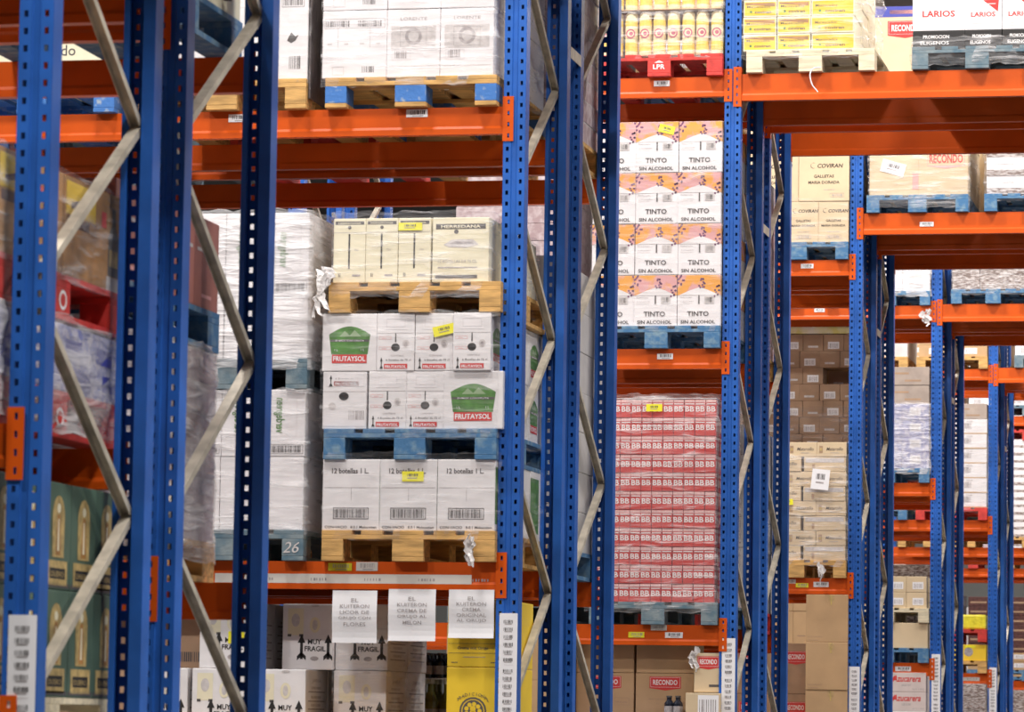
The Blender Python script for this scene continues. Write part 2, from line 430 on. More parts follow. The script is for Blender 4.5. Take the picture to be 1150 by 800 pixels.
# ------------------------------------------------------------------ pallets
PM = {}
def pallet_parts(m, m2):
    key = (m.name, m2.name)
    if key in PM: return PM[key]
    h = .138; d = {}
    d['top_board'] = [(MB().quadbox(-wd/2, wd/2, 0, 1.2, 0, .02, m, .002).mesh('top_board'), x) for x, wd in ((-.33, .14), (-.1675, .10), (0, .14), (.1675, .10), (.33, .14))]
    d['cross_board'] = MB().quadbox(-.4, .4, 0, .14, 0, .02, m, .002).mesh('cross_board')
    d['block'] = {wd: MB().quadbox(-wd/2, wd/2, 0, .14, 0, .078, m2, .003).mesh('block') for wd in (.10, .145)}
    d['bottom_board'] = {wd: MB().quadbox(-wd/2, wd/2, 0, 1.2, 0, .02, m, .002).mesh('bottom_board') for wd in (.10, .145)}
    whole = MB()
    for x, wd in ((-.33, .14), (-.1675, .10), (0, .14), (.1675, .10), (.33, .14)): whole.quadbox(x-wd/2, x+wd/2, 0, 1.2, .118, .138, m)
    for yy in (0, .53, 1.06):
        whole.quadbox(-.4, .4, yy, yy+.14, .098, .118, m)
        for x, wd in ((-.35, .1), (0, .145), (.35, .1)): whole.quadbox(x-wd/2, x+wd/2, yy, yy+.14, .02, .098, m2)
    for x, wd in ((-.35, .1), (0, .145), (.35, .1)): whole.quadbox(x-wd/2, x+wd/2, 0, 1.2, 0, .02, m)
    d['whole'] = whole.mesh('pallet'); PM[key] = d; return d
PH = .138
def pallet(xr, yf, z, m, label, m2=None, detail=True, rz=0):
    """xr: right edge; yf: front edge; z: underside"""
    d = pallet_parts(m, m2 or m)
    if not detail:
        o = bpy.data.objects.new('pallet', d['whole']); COL.objects.link(o); o.location = (xr-.4, yf, z+.0005); o.rotation_euler.z = rz
        return tag(o, label, 'pallet')
    p = empty('pallet', (xr-.4, yf, z+.0005), rz); tag(p, label, 'pallet')
    for me, x in d['top_board']: child('top_board', me, p, (x, 0, .118))
    for yy in (0, .53, 1.06):
        child('cross_board', d['cross_board'], p, (0, yy, .098))
        for x, wd in ((-.35, .1), (0, .145), (.35, .1)): child('block', d['block'][wd], p, (x, yy, .02))
    for x, wd in ((-.35, .1), (0, .145), (.35, .1)): child('bottom_board', d['bottom_board'][wd], p, (x, 0, 0))
    return p

# ------------------------------------------------------------------ cartons
def box(w, d, h, m, bev=.004, flap=None):
    """carton centred on x, front at y=0, with printing set up on its front"""
    mb = MB().quadbox(-w/2, w/2, 0, d, 0, h, m, bev); mb.w, mb.d, mb.h = w, d, h
    mb.on('front', x=-w/2)
    mb.rect(w*.02, h*.995-.0015, w*.98, h*.995, GREY) if flap else None
    return mb
def put(me, name, x, y, z, label, cat='box', group=None, jit=.0025, rz=None):
    o = bpy.data.objects.new(name, me); COL.objects.link(o)
    o.location = (x+random.uniform(-jit, jit), y+random.uniform(0, jit*2), z+.0004)
    o.rotation_euler.z = random.uniform(-.005, .005) if rz is None else rz
    return tag(o, label, cat, group)
def sticker(o, u, v, wd=.10, hh=.05, m=None, rot=0, y=-.0025, txt=None):
    m = m or YST
    mb = MB().quadbox(-wd/2, wd/2, -.0008, .0008, -hh/2, hh/2, m); mb.on('front', x=-wd/2, y=-.0008, z=-hh/2)
    mb.bars(wd*.25, hh*.5, wd*.75, hh*.78, DARK, 8, 3); mb.rect(wd*.25, hh*.3, wd*.7, hh*.38, GREY)
    if txt: mb.text(txt, wd*.5, hh*.12, hh*.2, DARK)
    s = mb.build('sticker', o, (u, y, v)); s.rotation_euler = (0, rot, 0)
    tag(s, 'bright yellow sticker' if m is YST else 'white paper label'); return s
def film(x0, x1, y0, y1, z0, z1, label, m=None, rough=.012, seed=0, bulge=.012):
    m = m or FILM; r = random.Random(seed+int(abs(x0)*97+z0*131+y0*7))
    bm = bmesh.new(); per = []
    W, Dp = x1-x0, y1-y0; nx, ny = max(6, int(W/.035)), max(6, int(Dp/.08)); nz = max(4, int((z1-z0)/.035))
    for i in range(nx): per.append((x0+W*i/nx, y0, 0, -1))
    for i in range(ny): per.append((x1, y0+Dp*i/ny, 1, 0))
    for i in range(nx): per.append((x1-W*i/nx, y1, 0, 1))
    for i in range(ny): per.append((x0, y1-Dp*i/ny, -1, 0))
    n = len(per); rows = []
    ph = [r.uniform(0, 6) for _ in range(6)]
    cx, cy = (x0+x1)/2, (y0+y1)/2
    for j in range(nz+1):
        row = []; t = j/nz; z = z0+(z1-z0)*t
        for i, (x, y, a, b2) in enumerate(per):
            s_ = i*.05
            off = .004+bulge*.5+rough*(.5*math.sin(s_*9+z*14+ph[0])*math.sin(z*9-s_*3+ph[1])+.35*math.sin(s_*23-z*31+ph[2])+.35*r.uniform(-1, 1))
            off = max(.0035, off)
            row.append(bm.verts.new((x+a*off-cx, y+b2*off-cy, z-z0+(r.uniform(-.008, .008) if 0 < j < nz else r.uniform(-.004, .012)*(-1 if j == 0 else 1)))))
        rows.append(row)
    for j in range(nz):
        for i in range(n):
            f = bm.faces.new((rows[j][i], rows[j][(i+1) % n], rows[j+1][(i+1) % n], rows[j+1][i])); f.smooth = True
    me = bpy.data.meshes.new('stretch_film'); bm.to_mesh(me); bm.free(); me.materials.append(m)
    o = bpy.data.objects.new('stretch_film', me); COL.objects.link(o); o.location = (cx, cy, z0)
    return tag(o, label, 'stretch film')
def lay(n, k):
    if n == 1: return 'only'
    return 'bottom' if k == 0 else 'top' if k == n-1 else ORD[k]+' lowest'
NCORE = [0]
def core(x0, x1, y0, y1, z0, z1, where, m=None):  # added block filling a load's inside, keeps lamp light off the rear beams
    if x1-x0 < .05 or y1-y0 < .05: return
    o = MB().quadbox(-(x1-x0)/2, (x1-x0)/2, 0, y1-y0, 0, z1-z0-.004, m or KRAFT, .004).build('shade_filler', None, ((x0+x1)/2, y0, z0+.0005))
    return tag(o, f'plain bulk carton added behind {where}', 'box', 'bulk cartons added inside the loads to block light')
def grid(me, name, xr, yf, z, nc, nr, w, h, d, look, where, group, cat='box', nd=3, gap=.002, cols=None, jit=.0025):
    """front column wall of cartons plus the column running back along the right-hand side. xr right edge."""
    out = {}
    for r in range(nr):
        for c in range(nc):
            x = xr-w*(nc-c)+w/2
            side = 'leftmost' if c == 0 else 'rightmost' if c == nc-1 else ORD[c]+' from left'
            if nc == 1: side = 'at front'
            lab = f'{look}, {lay(nr, r)} layer, {side}, {where}'
            mm = me[(r+c) % len(me)] if isinstance(me, list) else me
            out[(r, c)] = put(mm, name, x, yf, z+r*h, lab, cat, group, jit)
        for q in range(1, nd):
            mm = me[0] if isinstance(me, list) else me
            put(mm, name, xr-w/2, yf+q*(d+gap), z+r*h, f'{look}, {lay(nr, r)} layer, {ORD[q]} deep, {where}', cat, group, jit)
    cmat = (me[0] if isinstance(me, list) else me).materials[0]
    core(xr-w*nc+.004, xr-(w+.004 if nd > 1 else .004), yf+d+.014, yf+1.13, z, z+nr*h, look+' stack, '+where, cmat)
    if nd > 1: core(xr-w+.002, xr-.004, yf+nd*(d+gap)+.014, yf+1.13, z, z+nr*h, look+' stack at back, '+where, cmat)
    return out
def carton(w, d, h, m, **kw):
    """generic printed carton. kw: txt list of (text,u,v,hh,mat,width), bar, extra(callable)"""
    b = box(w, d, h, m)
    for t in kw.get('txt', []): b.text(t[0], w*t[1], h*t[2], t[3], t[4], t[5] if len(t) > 5 else None, bold=len(t) > 6)
    for q in kw.get('bar', []): b.bars(w*q[0], h*q[1], w*q[2], h*q[3], q[4] if len(q) > 4 else DARK, q[5] if len(q) > 5 else 12, 5)
    for q in kw.get('rect', []): b.rect(w*q[0], h*q[1], w*q[2], h*q[3], q[4])
    if 'lab' in kw:
        q = kw['lab']; b.up(); b.rect(w*q[0], h*q[1], w*q[2], h*q[3], PAPER); b.up(); b.bars(w*(q[0]+.04), h*(q[1]+.06), w*(q[2]-.04), h*(q[3]-.1), GREY, 8)
    if 'fn' in kw: kw['fn'](b, w, h)
    if 'side' in kw:
        b.on('right', x=w/2); kw['side'](b, d, h)
    return b.mesh('carton')

# ------------------------------------------------------------------ goods: second rack row (k=1)
Y = RY(1)-.05
# --- upper shelf
z = 4.37
pallet(-3.615, Y, z, WOOD, 'wooden pallet with bright blue painted blocks under white wrapped cartons, second row upper shelf', m2=PNAVY)
def fn_bar(b, w, h):
    for s in (0, .5):
        b.bars(w*(s+.05), h*.76, w*(s+.42), h*.85, DARK, 16, 4); b.rect(w*(s+.24), h*.45, w*(s+.245), h*.74, GREY)
        b.rect(w*(s+.08), h*.50, w*(s+.15), h*.52, PALE); b.rect(w*(s+.34), h*.50, w*(s+.40), h*.52, PALE)
    b.frame(w*.03, h*.74, w*.97, h*.88, .0015, GREY); b.bars(w*.62, h*.08, w*.82, h*.17, DARK, 9, 2)
    b.frame(w*.16, h*.05, w*.34, h*.17, .0015, PALE)
def fn_pic(b, w, h):
    b.text('LORENTE', w*.5, h*.84, .014, GREY, w*.5); b.rect(w*.08, h*.42, w*.92, h*.76, PALE); b.up()
    b.frame(w*.25, h*.45, w*.75, h*.74, .002, GREY); b.disc(w*.5, h*.6, w*.16, GREY); b.up().disc(w*.5, h*.6, w*.10, PALE)
    b.bars(w*.15, h*.28, w*.38, h*.39, GREY, 8, 3); b.frame(w*.1, h*.25, w*.45, h*.40, .001, PALE); b.rect(w*.05, h*.16, w*.95, h*.166, PALE)
cA = carton(.302, .38, .312, WHITE2, fn=fn_bar); cB = carton(.248, .38, .312, WHITE2, fn=fn_pic)
for r in range(3):
    for nm, me, xx, ds in (('left', cA, -4.285, 'with two barcodes'), ('middle', cB, -4.008, 'with grey picture panel'), ('right', cB, -3.758, 'with grey picture panel')):
        put(me, 'carton', xx, Y+.02, z+PH+r*.315, f'white carton {ds}, {lay(3, r)} layer, {nm} of three, second row upper shelf', 'box', 'white cartons on the upper shelf of the second row')
    for q in (1, 2):
        put(cB, 'carton', -3.758, Y+.02+q*.385, z+PH+r*.315, f'white carton {ORD[q]} behind the front, {lay(3, r)} layer, second row upper shelf beside post', 'box', 'white cartons on the upper shelf of the second row')
core(-4.432, -3.886, Y+.42, Y+1.17, z+PH, 5.45, 'white picture cartons on upper shelf')
film(-4.436, -3.633, Y+.015, Y+1.19, z+.10, 5.45, 'clear film around white picture cartons on upper shelf of second row', FILM, .016, 1, .02)
# P2
pallet(-4.505, Y, z, WOOD, 'raw wooden pallet under white barcode cartons, second row upper shelf, second from post')
def fn_p2(b, w, h):
    b.bars(w*.70, h*.86, w*.93, h*.95, DARK, 14, 8); b.frame(w*.68, h*.84, w*.95, h*.97, .0015, DARK)
    b.poly([b.P(w*.80+q[0], h*.42+q[1]) for q in ((0, 0), (.02, .012), (.035, .04), (.02, .03), (.0, .05), (-.012, .03), (-.02, .012))], DARK)
    b.bars(w*.78, h*.12, w*.92, h*.27, DARK, 7, 2)
def side_dark(b, d, h): b.rect(0, 0, d, h, GREYB)
c2 = carton(.392, .55, .40, WHITE, fn=fn_p2)
for r in range(2):
    for c in range(2):
        put(c2, 'carton', -5.1+c*.396, Y+.02, z+PH+r*.402, f'white carton with barcode and bird mark, {lay(2, r)} layer, {("left", "right")[c]}, second row upper shelf', 'box', 'barcode cartons on the upper shelf')
MB().quadbox(-.004, .004, 0, 1.14, 0, .85, mat('side_shade', (.12, .10, .10), .3, noise=.4, nscale=12, bump=.5, bscale=25)).build('stretch_film', None, (-4.497, Y+.03, z+.05)); o = bpy.context.scene.collection.objects[-1]  # shade on the white cartons' side face, put in as a dark sheet
tag(o, 'dark grey sheet painting shade on side of white barcode cartons, second row upper shelf', 'stretch film')
core(-5.29, -4.51, Y+.59, Y+1.17, z+PH, z+PH+.8, 'barcode cartons on upper shelf')
film(-5.30, -4.51, Y+.015, Y+1.19, z+.12, 5.3, 'clear film around white barcode cartons on upper shelf of second row', FILML, .01, 2)
# P3
pallet(-5.42, Y, z, PNAVY, 'bright blue pallet under cream cartons, second row upper shelf, third from post')
cc = carton(.39, .55, .33, CREAM, txt=[('Tado', .35, .4, .05, DARK)], bar=[(.7, .1, .9, .25)])
grid(cc, 'carton', -5.44, Y+.02, z+PH, 2, 2, .392, .333, .55, 'cream carton with black lettering', 'second row upper shelf', 'cream cartons on the upper shelf', nd=2)

# --- lower shelf, stack beside the post
z = 2.303
pallet(-3.59, Y, z, WOOD, 'raw wooden pallet standing on beam with the label strip, below the 12 bottle cartons')
def fn_12(b, w, h):
    b.text('12 botellas 1 L.', w*.48, h*.80, .024, DARK, w*.64, True); b.rect(w*.03, h*.60, w*.97, h*.606, GREY)
    b.rect(w*.5, h*.42, w*.506, h*.60, GREY); b.bars(w*.21, h*.18, w*.79, h*.30, DARK, 26, 3); b.frame(w*.19, h*.16, w*.81, h*.32, .003, DARK)
    b.text('CON-VACIO   8.0.1 Melocoton', w*.5, h*.03, .012, DARK, w*.9, True)
def side_green(b, d, h): b.rect(0, h*.1, d*.5, h*.9, GREENI)
c12 = carton(.266, .38, .322, WHITE, fn=fn_12, side=side_green)
bx = {}
for c in range(3):
    bx[c] = put(c12, 'carton', -4.26+c*.267, Y+.015, z+PH, f'white 12 botellas 1 L carton, {("left", "middle", "right")[c]} of three, on the lowest wooden pallet of the stack', 'box', '12 bottle cartons')
for q in (1, 2): put(c12, 'carton', -3.726, Y+.015+q*.385, z+PH, f'white 12 botellas 1 L carton, {ORD[q]} behind the front, beside the blue post', 'box', '12 bottle cartons')
sticker(bx[1], .02, .245, .10, .045)
core(-4.39, -3.862, Y+.41, Y+1.17, z+PH, 2.762, '12 bottle cartons')
film(-4.395, -3.59, Y+.01, Y+1.19, z+.10, 2.79, 'clear film around the white 12 botellas cartons', FILML, .012, 3)
pallet(-3.59, Y, 2.762, PBLUE, 'worn blue pallet between fruit juice cartons and 12 botellas cartons')
def emblem(b, u0, v0, w, h):
    pts = [(u0+w*.06, v0+h*.24), (u0+w*.94, v0+h*.24), (u0+w, v0+h*.78)]
    for k in range(1, 12):
        a = k/12; pts.append((u0+w*(1-a), v0+h*(.78+.22*math.sin(PI*a))))
    pts.append((u0, v0+h*.78)); b.pr(pts, GREENI); b.up()
    b.pr([(u0+w*.25, v0+h*.72), (u0+w*.38, v0+h*.88), (u0+w*.5, v0+h*.75), (u0+w*.62, v0+h*.90), (u0+w*.78, v0+h*.72)], mat('pale_green_print', (.30, .42, .24), .5))
    b.rect(u0+w*.03, v0+h*.58, u0+w*.97, v0+h*.64, DARK).up(); b.text('ZUMOS CON FRUTA', u0+w*.5, v0+h*.59, h*.04, PAPER, w*.7)
    b.text('1 L', u0+w*.18, v0+h*.33, h*.06, PAPER); b.text('1 L', u0+w*.82, v0+h*.33, h*.06, PAPER)
    b.rect(u0+w*.08, v0, u0+w*.92, v0+h*.235, RED).up(); b.text('FRUTAYSOL', u0+w*.5, v0+h*.05, h*.14, PAPER, w*.78, True)
def fn_narrow(b, w, h):
    b.rect(w*.02, h*.655, w*.98, h*.662, GREY); b.rect(w*.485, h*.50, w*.515, h*.655, BLACK); b.disc(w*.5, h*.41, w*.115, BLACK, h*.068)
    b.rect(w*.2, h*.72, w*.8, h*.93, WHITE2); b.frame(w*.25, h*.76, w*.75, h*.9, .0012, PALE)
    for v in (.55, .37): b.frame(w*.06, h*v, w*.38, h*(v+.05), .0012, PINK); b.text('Zumo', w*.2, h*(v+.01), .006, PINK)
    b.disc(w*.77, h*.47, w*.09, PALE, h*.07); b.up().disc(w*.77, h*.46, w*.05, GREY, h*.045)
    b.text('CONTIENE', w*.55, h*.255, .007, GREY, w*.34); b.text('6 Botellas de 75 cl', w*.58, h*.175, .009, DARK, w*.66)
    b.rect(w*.2, h*.04, w*.82, h*.125, RED).up(); b.text('FRUTAYSOL', w*.51, h*.05, .013, PAPER, w*.56, True); b.arrow(w*.13, h*.04, h*.2, BLACK, w*.05)
def fn_wide(b, w, h): emblem(b, w*.12, h*.14, w*.76, h*.64)
def side_emb(b, d, h): emblem(b, d*.1, h*.18, d*.5, h*.6)
cn = carton(.175, .38, .262, WHITE, fn=fn_narrow, side=side_emb); cw = carton(.254, .38, .262, WHITE, fn=fn_wide); cw2 = carton(.275, .38, .262, WHITE, fn=fn_wide, side=side_emb)
zz = 2.762+PH
g = 'fruit juice cartons'
def fn_flip(b, w, h):
    b.rect(w*.1, h*.74, w*.92, h*.96, WHITE2); b.text('6 Botellas de 75 cl', w*.58, h*.86, .008, DARK, w*.6)
    b.rect(w*.25, h*.75, w*.82, h*.83, RED).up(); b.text('FRUTAYSOL', w*.53, h*.76, .013, PAPER, w*.5, True); b.rect(w*.02, h*.65, w*.98, h*.655, GREY)
    b.disc(w*.48, h*.57, w*.11, BLACK, h*.07); b.disc(w*.22, h*.4, w*.08, PALE, h*.06); b.rect(w*.02, h*.05, w*.97, h*.33, WHITE2).up()
    b.bars(w*.6, h*.16, w*.95, h*.32, GREY, 12, 2); b.arrow(w*.18, h*.74, h*.2, BLACK, w*.05)
cf_ = carton(.205, .38, .262, WHITE, fn=fn_flip)
put(cf_, 'carton', -4.30, Y+.015, zz, 'white fruit juice carton with big white label, bottom left of the fruit juice stack', 'box', g)
put(cn, 'carton', -4.102, Y+.015, zz, 'narrow white fruit juice carton, lower layer, second from left', 'box', g)
put(cn, 'carton', -3.925, Y+.015, zz, 'narrow white fruit juice carton, lower layer, beside large green emblem carton', 'box', g)
put(cw2, 'carton', -3.702, Y+.015, zz, 'wide white fruit juice carton with green emblem, lower right', 'box', g)
zz += .263
put(cw, 'carton', -4.28, Y+.015, zz, 'wide white fruit juice carton with green emblem, upper left', 'box', g)
put(cn, 'carton', -4.065, Y+.015, zz, 'narrow white fruit juice carton, upper layer, next to the green emblem', 'box', g)
s1 = put(cn, 'carton', -3.888, Y+.015, zz, 'narrow white fruit juice carton, upper layer, carrying a yellow sticker', 'box', g)
put(cn, 'carton', -3.711, Y+.0, zz, 'narrow white fruit juice carton, upper layer, rightmost beside blue post', 'box', g)
sticker(s1, .05, .185, .105, .045, rot=-.22, y=-.012)
for r in range(2):
    for q in (1, 2): put(cn, 'carton', -3.70, Y+.015+q*.39, zz-.263+r*.263, f'narrow fruit juice carton behind the front, {("lower", "upper")[r]} layer, {ORD[q]} behind, beside post', 'box', g)
core(-4.40, -3.80, Y+.42, Y+1.17, 2.9, 3.426, 'fruit juice cartons')
film(-4.41, -3.60, Y+.005, Y+1.19, 2.86, 3.43, 'clear film with torn edge around the fruit juice cartons', FILML, .014, 4)
pallet(-3.58, Y, 3.428, WOOD, 'raw wooden pallet between cream bottle cartons and fruit juice cartons')
def fn_cr(b, w, h):
    b.rect(w*.05, h*.905, w*.95, h*.955, DARK).up(); b.text('HERREDANA', w*.5, h*.912, .008, CREAM, w*.7); b.disc(w*.5, h*.86, .008, DARK)
    b.rect(w*.02, h*.78, w*.98, h*.786, GREY); b.rect(w*.47, h*.22, w*.52, h*.76, BLACK); b.text('II', w*.2, h*.09, .018, DARK); b.text('75cl', w*.72, h*.5, .008, GREY)
    b.rect(w*.6, h*.1, w*.85, h*.13, GREY)
def fn_crw(b, w, h):
    b.rect(w*.06, h*.82, w*.94, h*.90, DARK).up(); b.text('HERREDANA', w*.5, h*.835, .014, CREAM, w*.7, True); b.disc(w*.42, h*.78, .010, DARK)
    b.pr([(w*.2, h*.58), (w*.35, h*.66), (w*.72, h*.66), (w*.82, h*.58), (w*.6, h*.53), (w*.3, h*.54)], PALE); b.up().pr([(w*.3, h*.59), (w*.4, h*.63), (w*.7, h*.62), (w*.74, h*.58)], GREY)
    b.text('12 BOTELLAS DE 75 CL', w*.45, h*.30, .013, GREY, w*.68); b.rect(w*.1, h*.22, w*.8, h*.235, GREY); b.rect(w*.06, h*.06, w*.8, h*.11, DARK)
ccr = carton(.150, .36, .295, CREAM, fn=fn_cr); ccw = carton(.262, .36, .295, CREAM, fn=fn_crw)
g = 'cream bottle cartons'; zz = 3.428+PH
for q, xx in enumerate((-4.29, -4.138, -3.986)):
    o = put(ccr, 'carton', xx, Y+.02, zz, f'narrow cream bottle carton with black line, {("leftmost", "middle one", "rightmost")[q]} of three narrow', 'box', g)
    if q == 2: sticker(o, -.02, .255, .11, .035, y=-.004)
put(ccw, 'carton', -3.776, Y+.02, zz, 'wide cream carton with dark title band, right end of the cream cartons', 'box', g)
for q in (1, 2): put(ccw, 'carton', -3.776, Y+.02+q*.37, zz, f'wide cream carton behind the front one, {ORD[q]} behind, beside post', 'box', g)
core(-4.36, -3.91, Y+.40, Y+1.17, 3.566, 3.862, 'cream bottle cartons')
film(-4.37, -3.64, Y+.01, Y+1.17, 3.50, 3.885, 'clear film around the cream bottle cartons, bunched at left corner', FILM, .015, 5)

# --- lower shelf, second stack from the post
z = 2.303; xr = -4.475
pallet(xr, Y, z, PGREY, 'weathered dark blue pallet with chalk number 26, second row lower shelf')
mb = MB().on('front'); mb.text('26', 0, 0, .05, PALE, .07, slant=.3); o = mb.build('chalk_mark', bpy.context.scene.collection.objects['pallet.001'] if False else None, (xr-.06, Y-.001, z+.035))
o['label'] = 'white chalk number 26 on the dark pallet block'; o['category'] = 'chalk mark'
def fn_gt(b, w, h):
    for s in (.30, .80): b.up()
    # vertical green lettering
    vs, fs, x0, x1, y0, y1 = text_geo('verdegreen', True)
    for u in (.12, .62):
        sc = .16/(x1-x0); i = b.mi(GREENI); q = len(b.v)
        b.v += [b.P(w*u+(y-y0)*sc*1.6, h*.35+(x-x0)*sc) for x, y in vs]
        for f in fs: b.f.append(tuple(q+e for e in reversed(f))); b.m.append(i)
    b.bars(w*.60, h*.06, w*.96, h*.16, DARK, 22, 3); b.frame(w*.58, h*.04, w*.98, h*.18, .0015, DARK); b.frame(w*.15, h*.3, w*.9, h*.85, .001, PALE)
cg = carton(.392, .57, .305, WHITE2, fn=fn_gt); cp = carton(.392, .57, .333, WHITE2); cs = carton(.392, .57, .285, WHITE2, txt=[('BODEGA', .5, .5, .02, PALE)]); cs2 = carton(.392, .57, .385, WHITE2, fn=fn_gt)
g = 'white wrapped cartons, second stack from post'
zz = z+PH
for nm, me, hh in (('plain, lowest', cp, .335), ('green lettered, second', cg, .306)):
    for c in range(2):
        o = put(me, 'carton', xr-.6+c*.396, Y+.02, zz, f'white wrapped carton, {nm} layer, {("left", "right")[c]}, stack left of 12 botellas', 'box', g)
        if me is cg and c == 0: sticker(o, .02, .26, .09, .035)
    put(me, 'carton', xr-.2, Y+.595, zz, f'white wrapped carton, {nm} layer, behind right front one, left of 12 botellas', 'box', g)
    zz += hh
pallet(xr, Y+.005, zz+.001, PGREY, 'dark pallet sandwiched between white wrapped cartons in second stack', detail=True); zz += PH
for nm, me, hh in (('pale lettered, fourth', cs, .287), ('green lettered, uppermost', cs2, .386)):
    for c in range(2):
        o = put(me, 'carton', xr-.6+c*.396, Y+.02, zz, f'white wrapped carton, {nm} layer, {("left", "right")[c]}, stack left of fruit juice', 'box', g)
        if me is cs2 and c == 0: sticker(o, .03, .25, .085, .035)
    put(me, 'carton', xr-.2, Y+.595, zz, f'white wrapped carton, {nm} layer, behind right front one, left of fruit juice', 'box', g)
    zz += hh
core(xr-.79, xr-.402, Y+.61, Y+1.17, z+PH, 3.08, 'lower white cartons of second stack'); core(xr-.79, xr-.402, Y+.61, Y+1.17, z+2*PH+.642, zz, 'upper white cartons of second stack')
film(xr-.80, xr-.003, Y+.01, Y+1.19, z+.12, 3.08, 'clear film around lower white cartons, second stack from post', FILM, .014, 6)
film(xr-.80, xr-.003, Y+.01, Y+1.19, 3.18, zz+.01, 'heavy clear film around upper white cartons, second stack from post', FILMH, .016, 7)
# third stack
pallet(-5.37, Y, z, WOOD, 'raw wooden pallet, second row lower shelf, third stack from post')
ck3 = carton(.392, .57, .38, WHITE, bar=[(.6, .06, .9, .16)])
grid(ck3, 'carton', -5.38, Y+.02, z+PH, 2, 4, .394, .382, .57, 'plain white barcode carton', 'third stack, second row lower shelf', 'white cartons of the third stack', nd=2)

# --- goods under the lower beam (row 1)
z = 1.37
def pictos(b, w, h, big=True):
    b.rect(w*.10, h*.52, w*.40, h*.93, CREAM).up(); b.disc(w*.25, h*.75, w*.08, PALE, h*.1); b.rect(w*.1, h*.50, w*.17, h*.54, DARK); b.rect(w*.32, h*.50, w*.40, h*.54, DARK)
    b.disc(w*.62, h*.68, w*.10, CREAM, h*.12); b.up().disc(w*.62, h*.68, w*.05, PALE, h*.08)
    b.text('MUY', w*.62, h*.385, .024, BLACK, w*.26, True); b.text('FRAGIL', w*.63, h*.28, .024, BLACK, w*.40, True)
    b.arrow(w*.37, h*.16, h*.38, BLACK, .030); b.arrow(w*.88, h*.16, h*.38, BLACK, .030); b.disc(w*.62, h*.17, w*.08, GREY, h*.035); b.disc(w*.62, h*.97, w*.08, PALE, h*.02)
def side_lines(b, d, h):
    b.text('JARRA', d*.5, h*.80, .02, GREY, d*.4)
    for v in (.66, .52, .40, .28, .16): b.rect(d*.12, h*v, d*.88, h*v+.006, GREY); b.rect(d*.25, h*(v+.05), d*.7, h*(v+.05)+.012, PALE)
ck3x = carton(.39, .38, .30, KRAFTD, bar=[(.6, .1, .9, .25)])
cm = carton(.247, .385, .302, WHITE, fn=pictos, side=side_lines); cmg = carton(.247, .385, .300, GREYB, fn=pictos, side=side_lines)
for xr, t in ((-4.14, 'third'), (-4.98, 'fourth')):
    pallet(xr, Y, z, WOOD, f'raw wooden pallet under the fragile cartons, {t} from the yellow cases', detail=False)
g = 'fragile cartons'
zz = z+PH
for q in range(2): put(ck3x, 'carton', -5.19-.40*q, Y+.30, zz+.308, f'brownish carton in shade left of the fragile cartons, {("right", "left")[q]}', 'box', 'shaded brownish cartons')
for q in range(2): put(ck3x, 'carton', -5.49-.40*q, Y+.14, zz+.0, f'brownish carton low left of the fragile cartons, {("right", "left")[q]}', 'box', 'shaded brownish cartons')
rows = [(-5.16, 'far left column', cm), (-4.89, 'first column from left', cm), (-4.605, 'second column from left', cm), (-4.275, 'third column from left', cm)]
for xx, t, me in rows:
    yo = {'f': .10, 's': .12, 't': .30}[t[0]]
    put(me, 'carton', xx, Y+yo, zz+.004, f'white MUY FRAGIL carton, lower layer, {t}', 'box', g)
    put(me, 'carton', xx, Y+yo+.40, zz+.004, f'white MUY FRAGIL carton behind another, lower layer, {t}', 'box', g)
for xx, t, me in ((-4.86, 'first column, yellow stickered', cm), (-4.525, 'second column', cm), (-4.272, 'third column, behind hanging paper', cm)):
    yo = {'f': .11, 's': .32, 't': .31}[t[0]]
    o = put(me, 'carton', xx, Y+yo, zz+.308, f'white MUY FRAGIL carton, upper layer, {t}', 'box', g)
    put(me, 'carton', xx, Y+yo+.40, zz+.308, f'white MUY FRAGIL carton behind another, upper layer, {t}', 'box', g)
    if 'yellow' in t: sticker(o, .05, .14, .075, .055)
core(-5.0, -4.42, Y+.93, Y+1.17, z+PH, z+PH+.6, 'fragile cartons')
film(-4.40, -4.15, Y+.285, Y+1.1, 1.5, 2.13, 'clear film around the third column of fragile cartons', FILML, .008, 8)
def seal(b, u, v, r):
    b.disc(u, v, r, DARK).up().disc(u, v, r*.86, YELB).up().disc(u, v, r*.78, DARK, r*.8).up()
    for a in range(0, 360, 40): b.disc(u+r*.5*math.cos(a*PI/180), v+r*.5*math.sin(a*PI/180), r*.16, YELB)
    b.disc(u, v+r*.15, r*.22, YELB); b.pr([(u-r*.35, v-r*.45), (u+r*.35, v-r*.45), (u+r*.2, v), (u-r*.2, v)], YELB)
def fn_yel(b, w, h):
    seal(b, w*.5, h*.40, .062); b.up()
    vs = 'CUARENTAYTRES'
    for k, ch in enumerate('TRADICIONAL'):
        a = PI*(.80-.60*k/10); b.text(ch, w*.5+.085*math.cos(a), h*.42+.062*math.sin(a)+.0, .014, DARK)
    b.rect(w*.02, h*.03, w*.98, h*.035, DARK)
def fn_yel2(b, w, h):
    seal(b, w*.5, h*.62, .055); b.up(); b.rect(w*.02, h*.34, w*.98, h*.345, DARK); b.rect(w*.02, h*.20, w*.98, h*.205, DARK)
    b.text('Crema con Orujo', w*.48, h*.245, .016, DARK, w*.58, True); b.rect(w*.3, h*.14, w*.72, h*.147, GREY); b.rect(w*.08, h*.06, w*.2, h*.07, DARK); b.rect(w*.82, h*.06, w*.93, h*.07, DARK)
cy1 = carton(.245, .36, .325, YELB, fn=fn_yel); cy2 = carton(.245, .36, .305, YELB, fn=fn_yel2)
pallet(-3.57, Y+.02, z, WOOD, 'raw wooden pallet under the yellow cases at the blue post', detail=False)
g = 'yellow cases at the blue post'
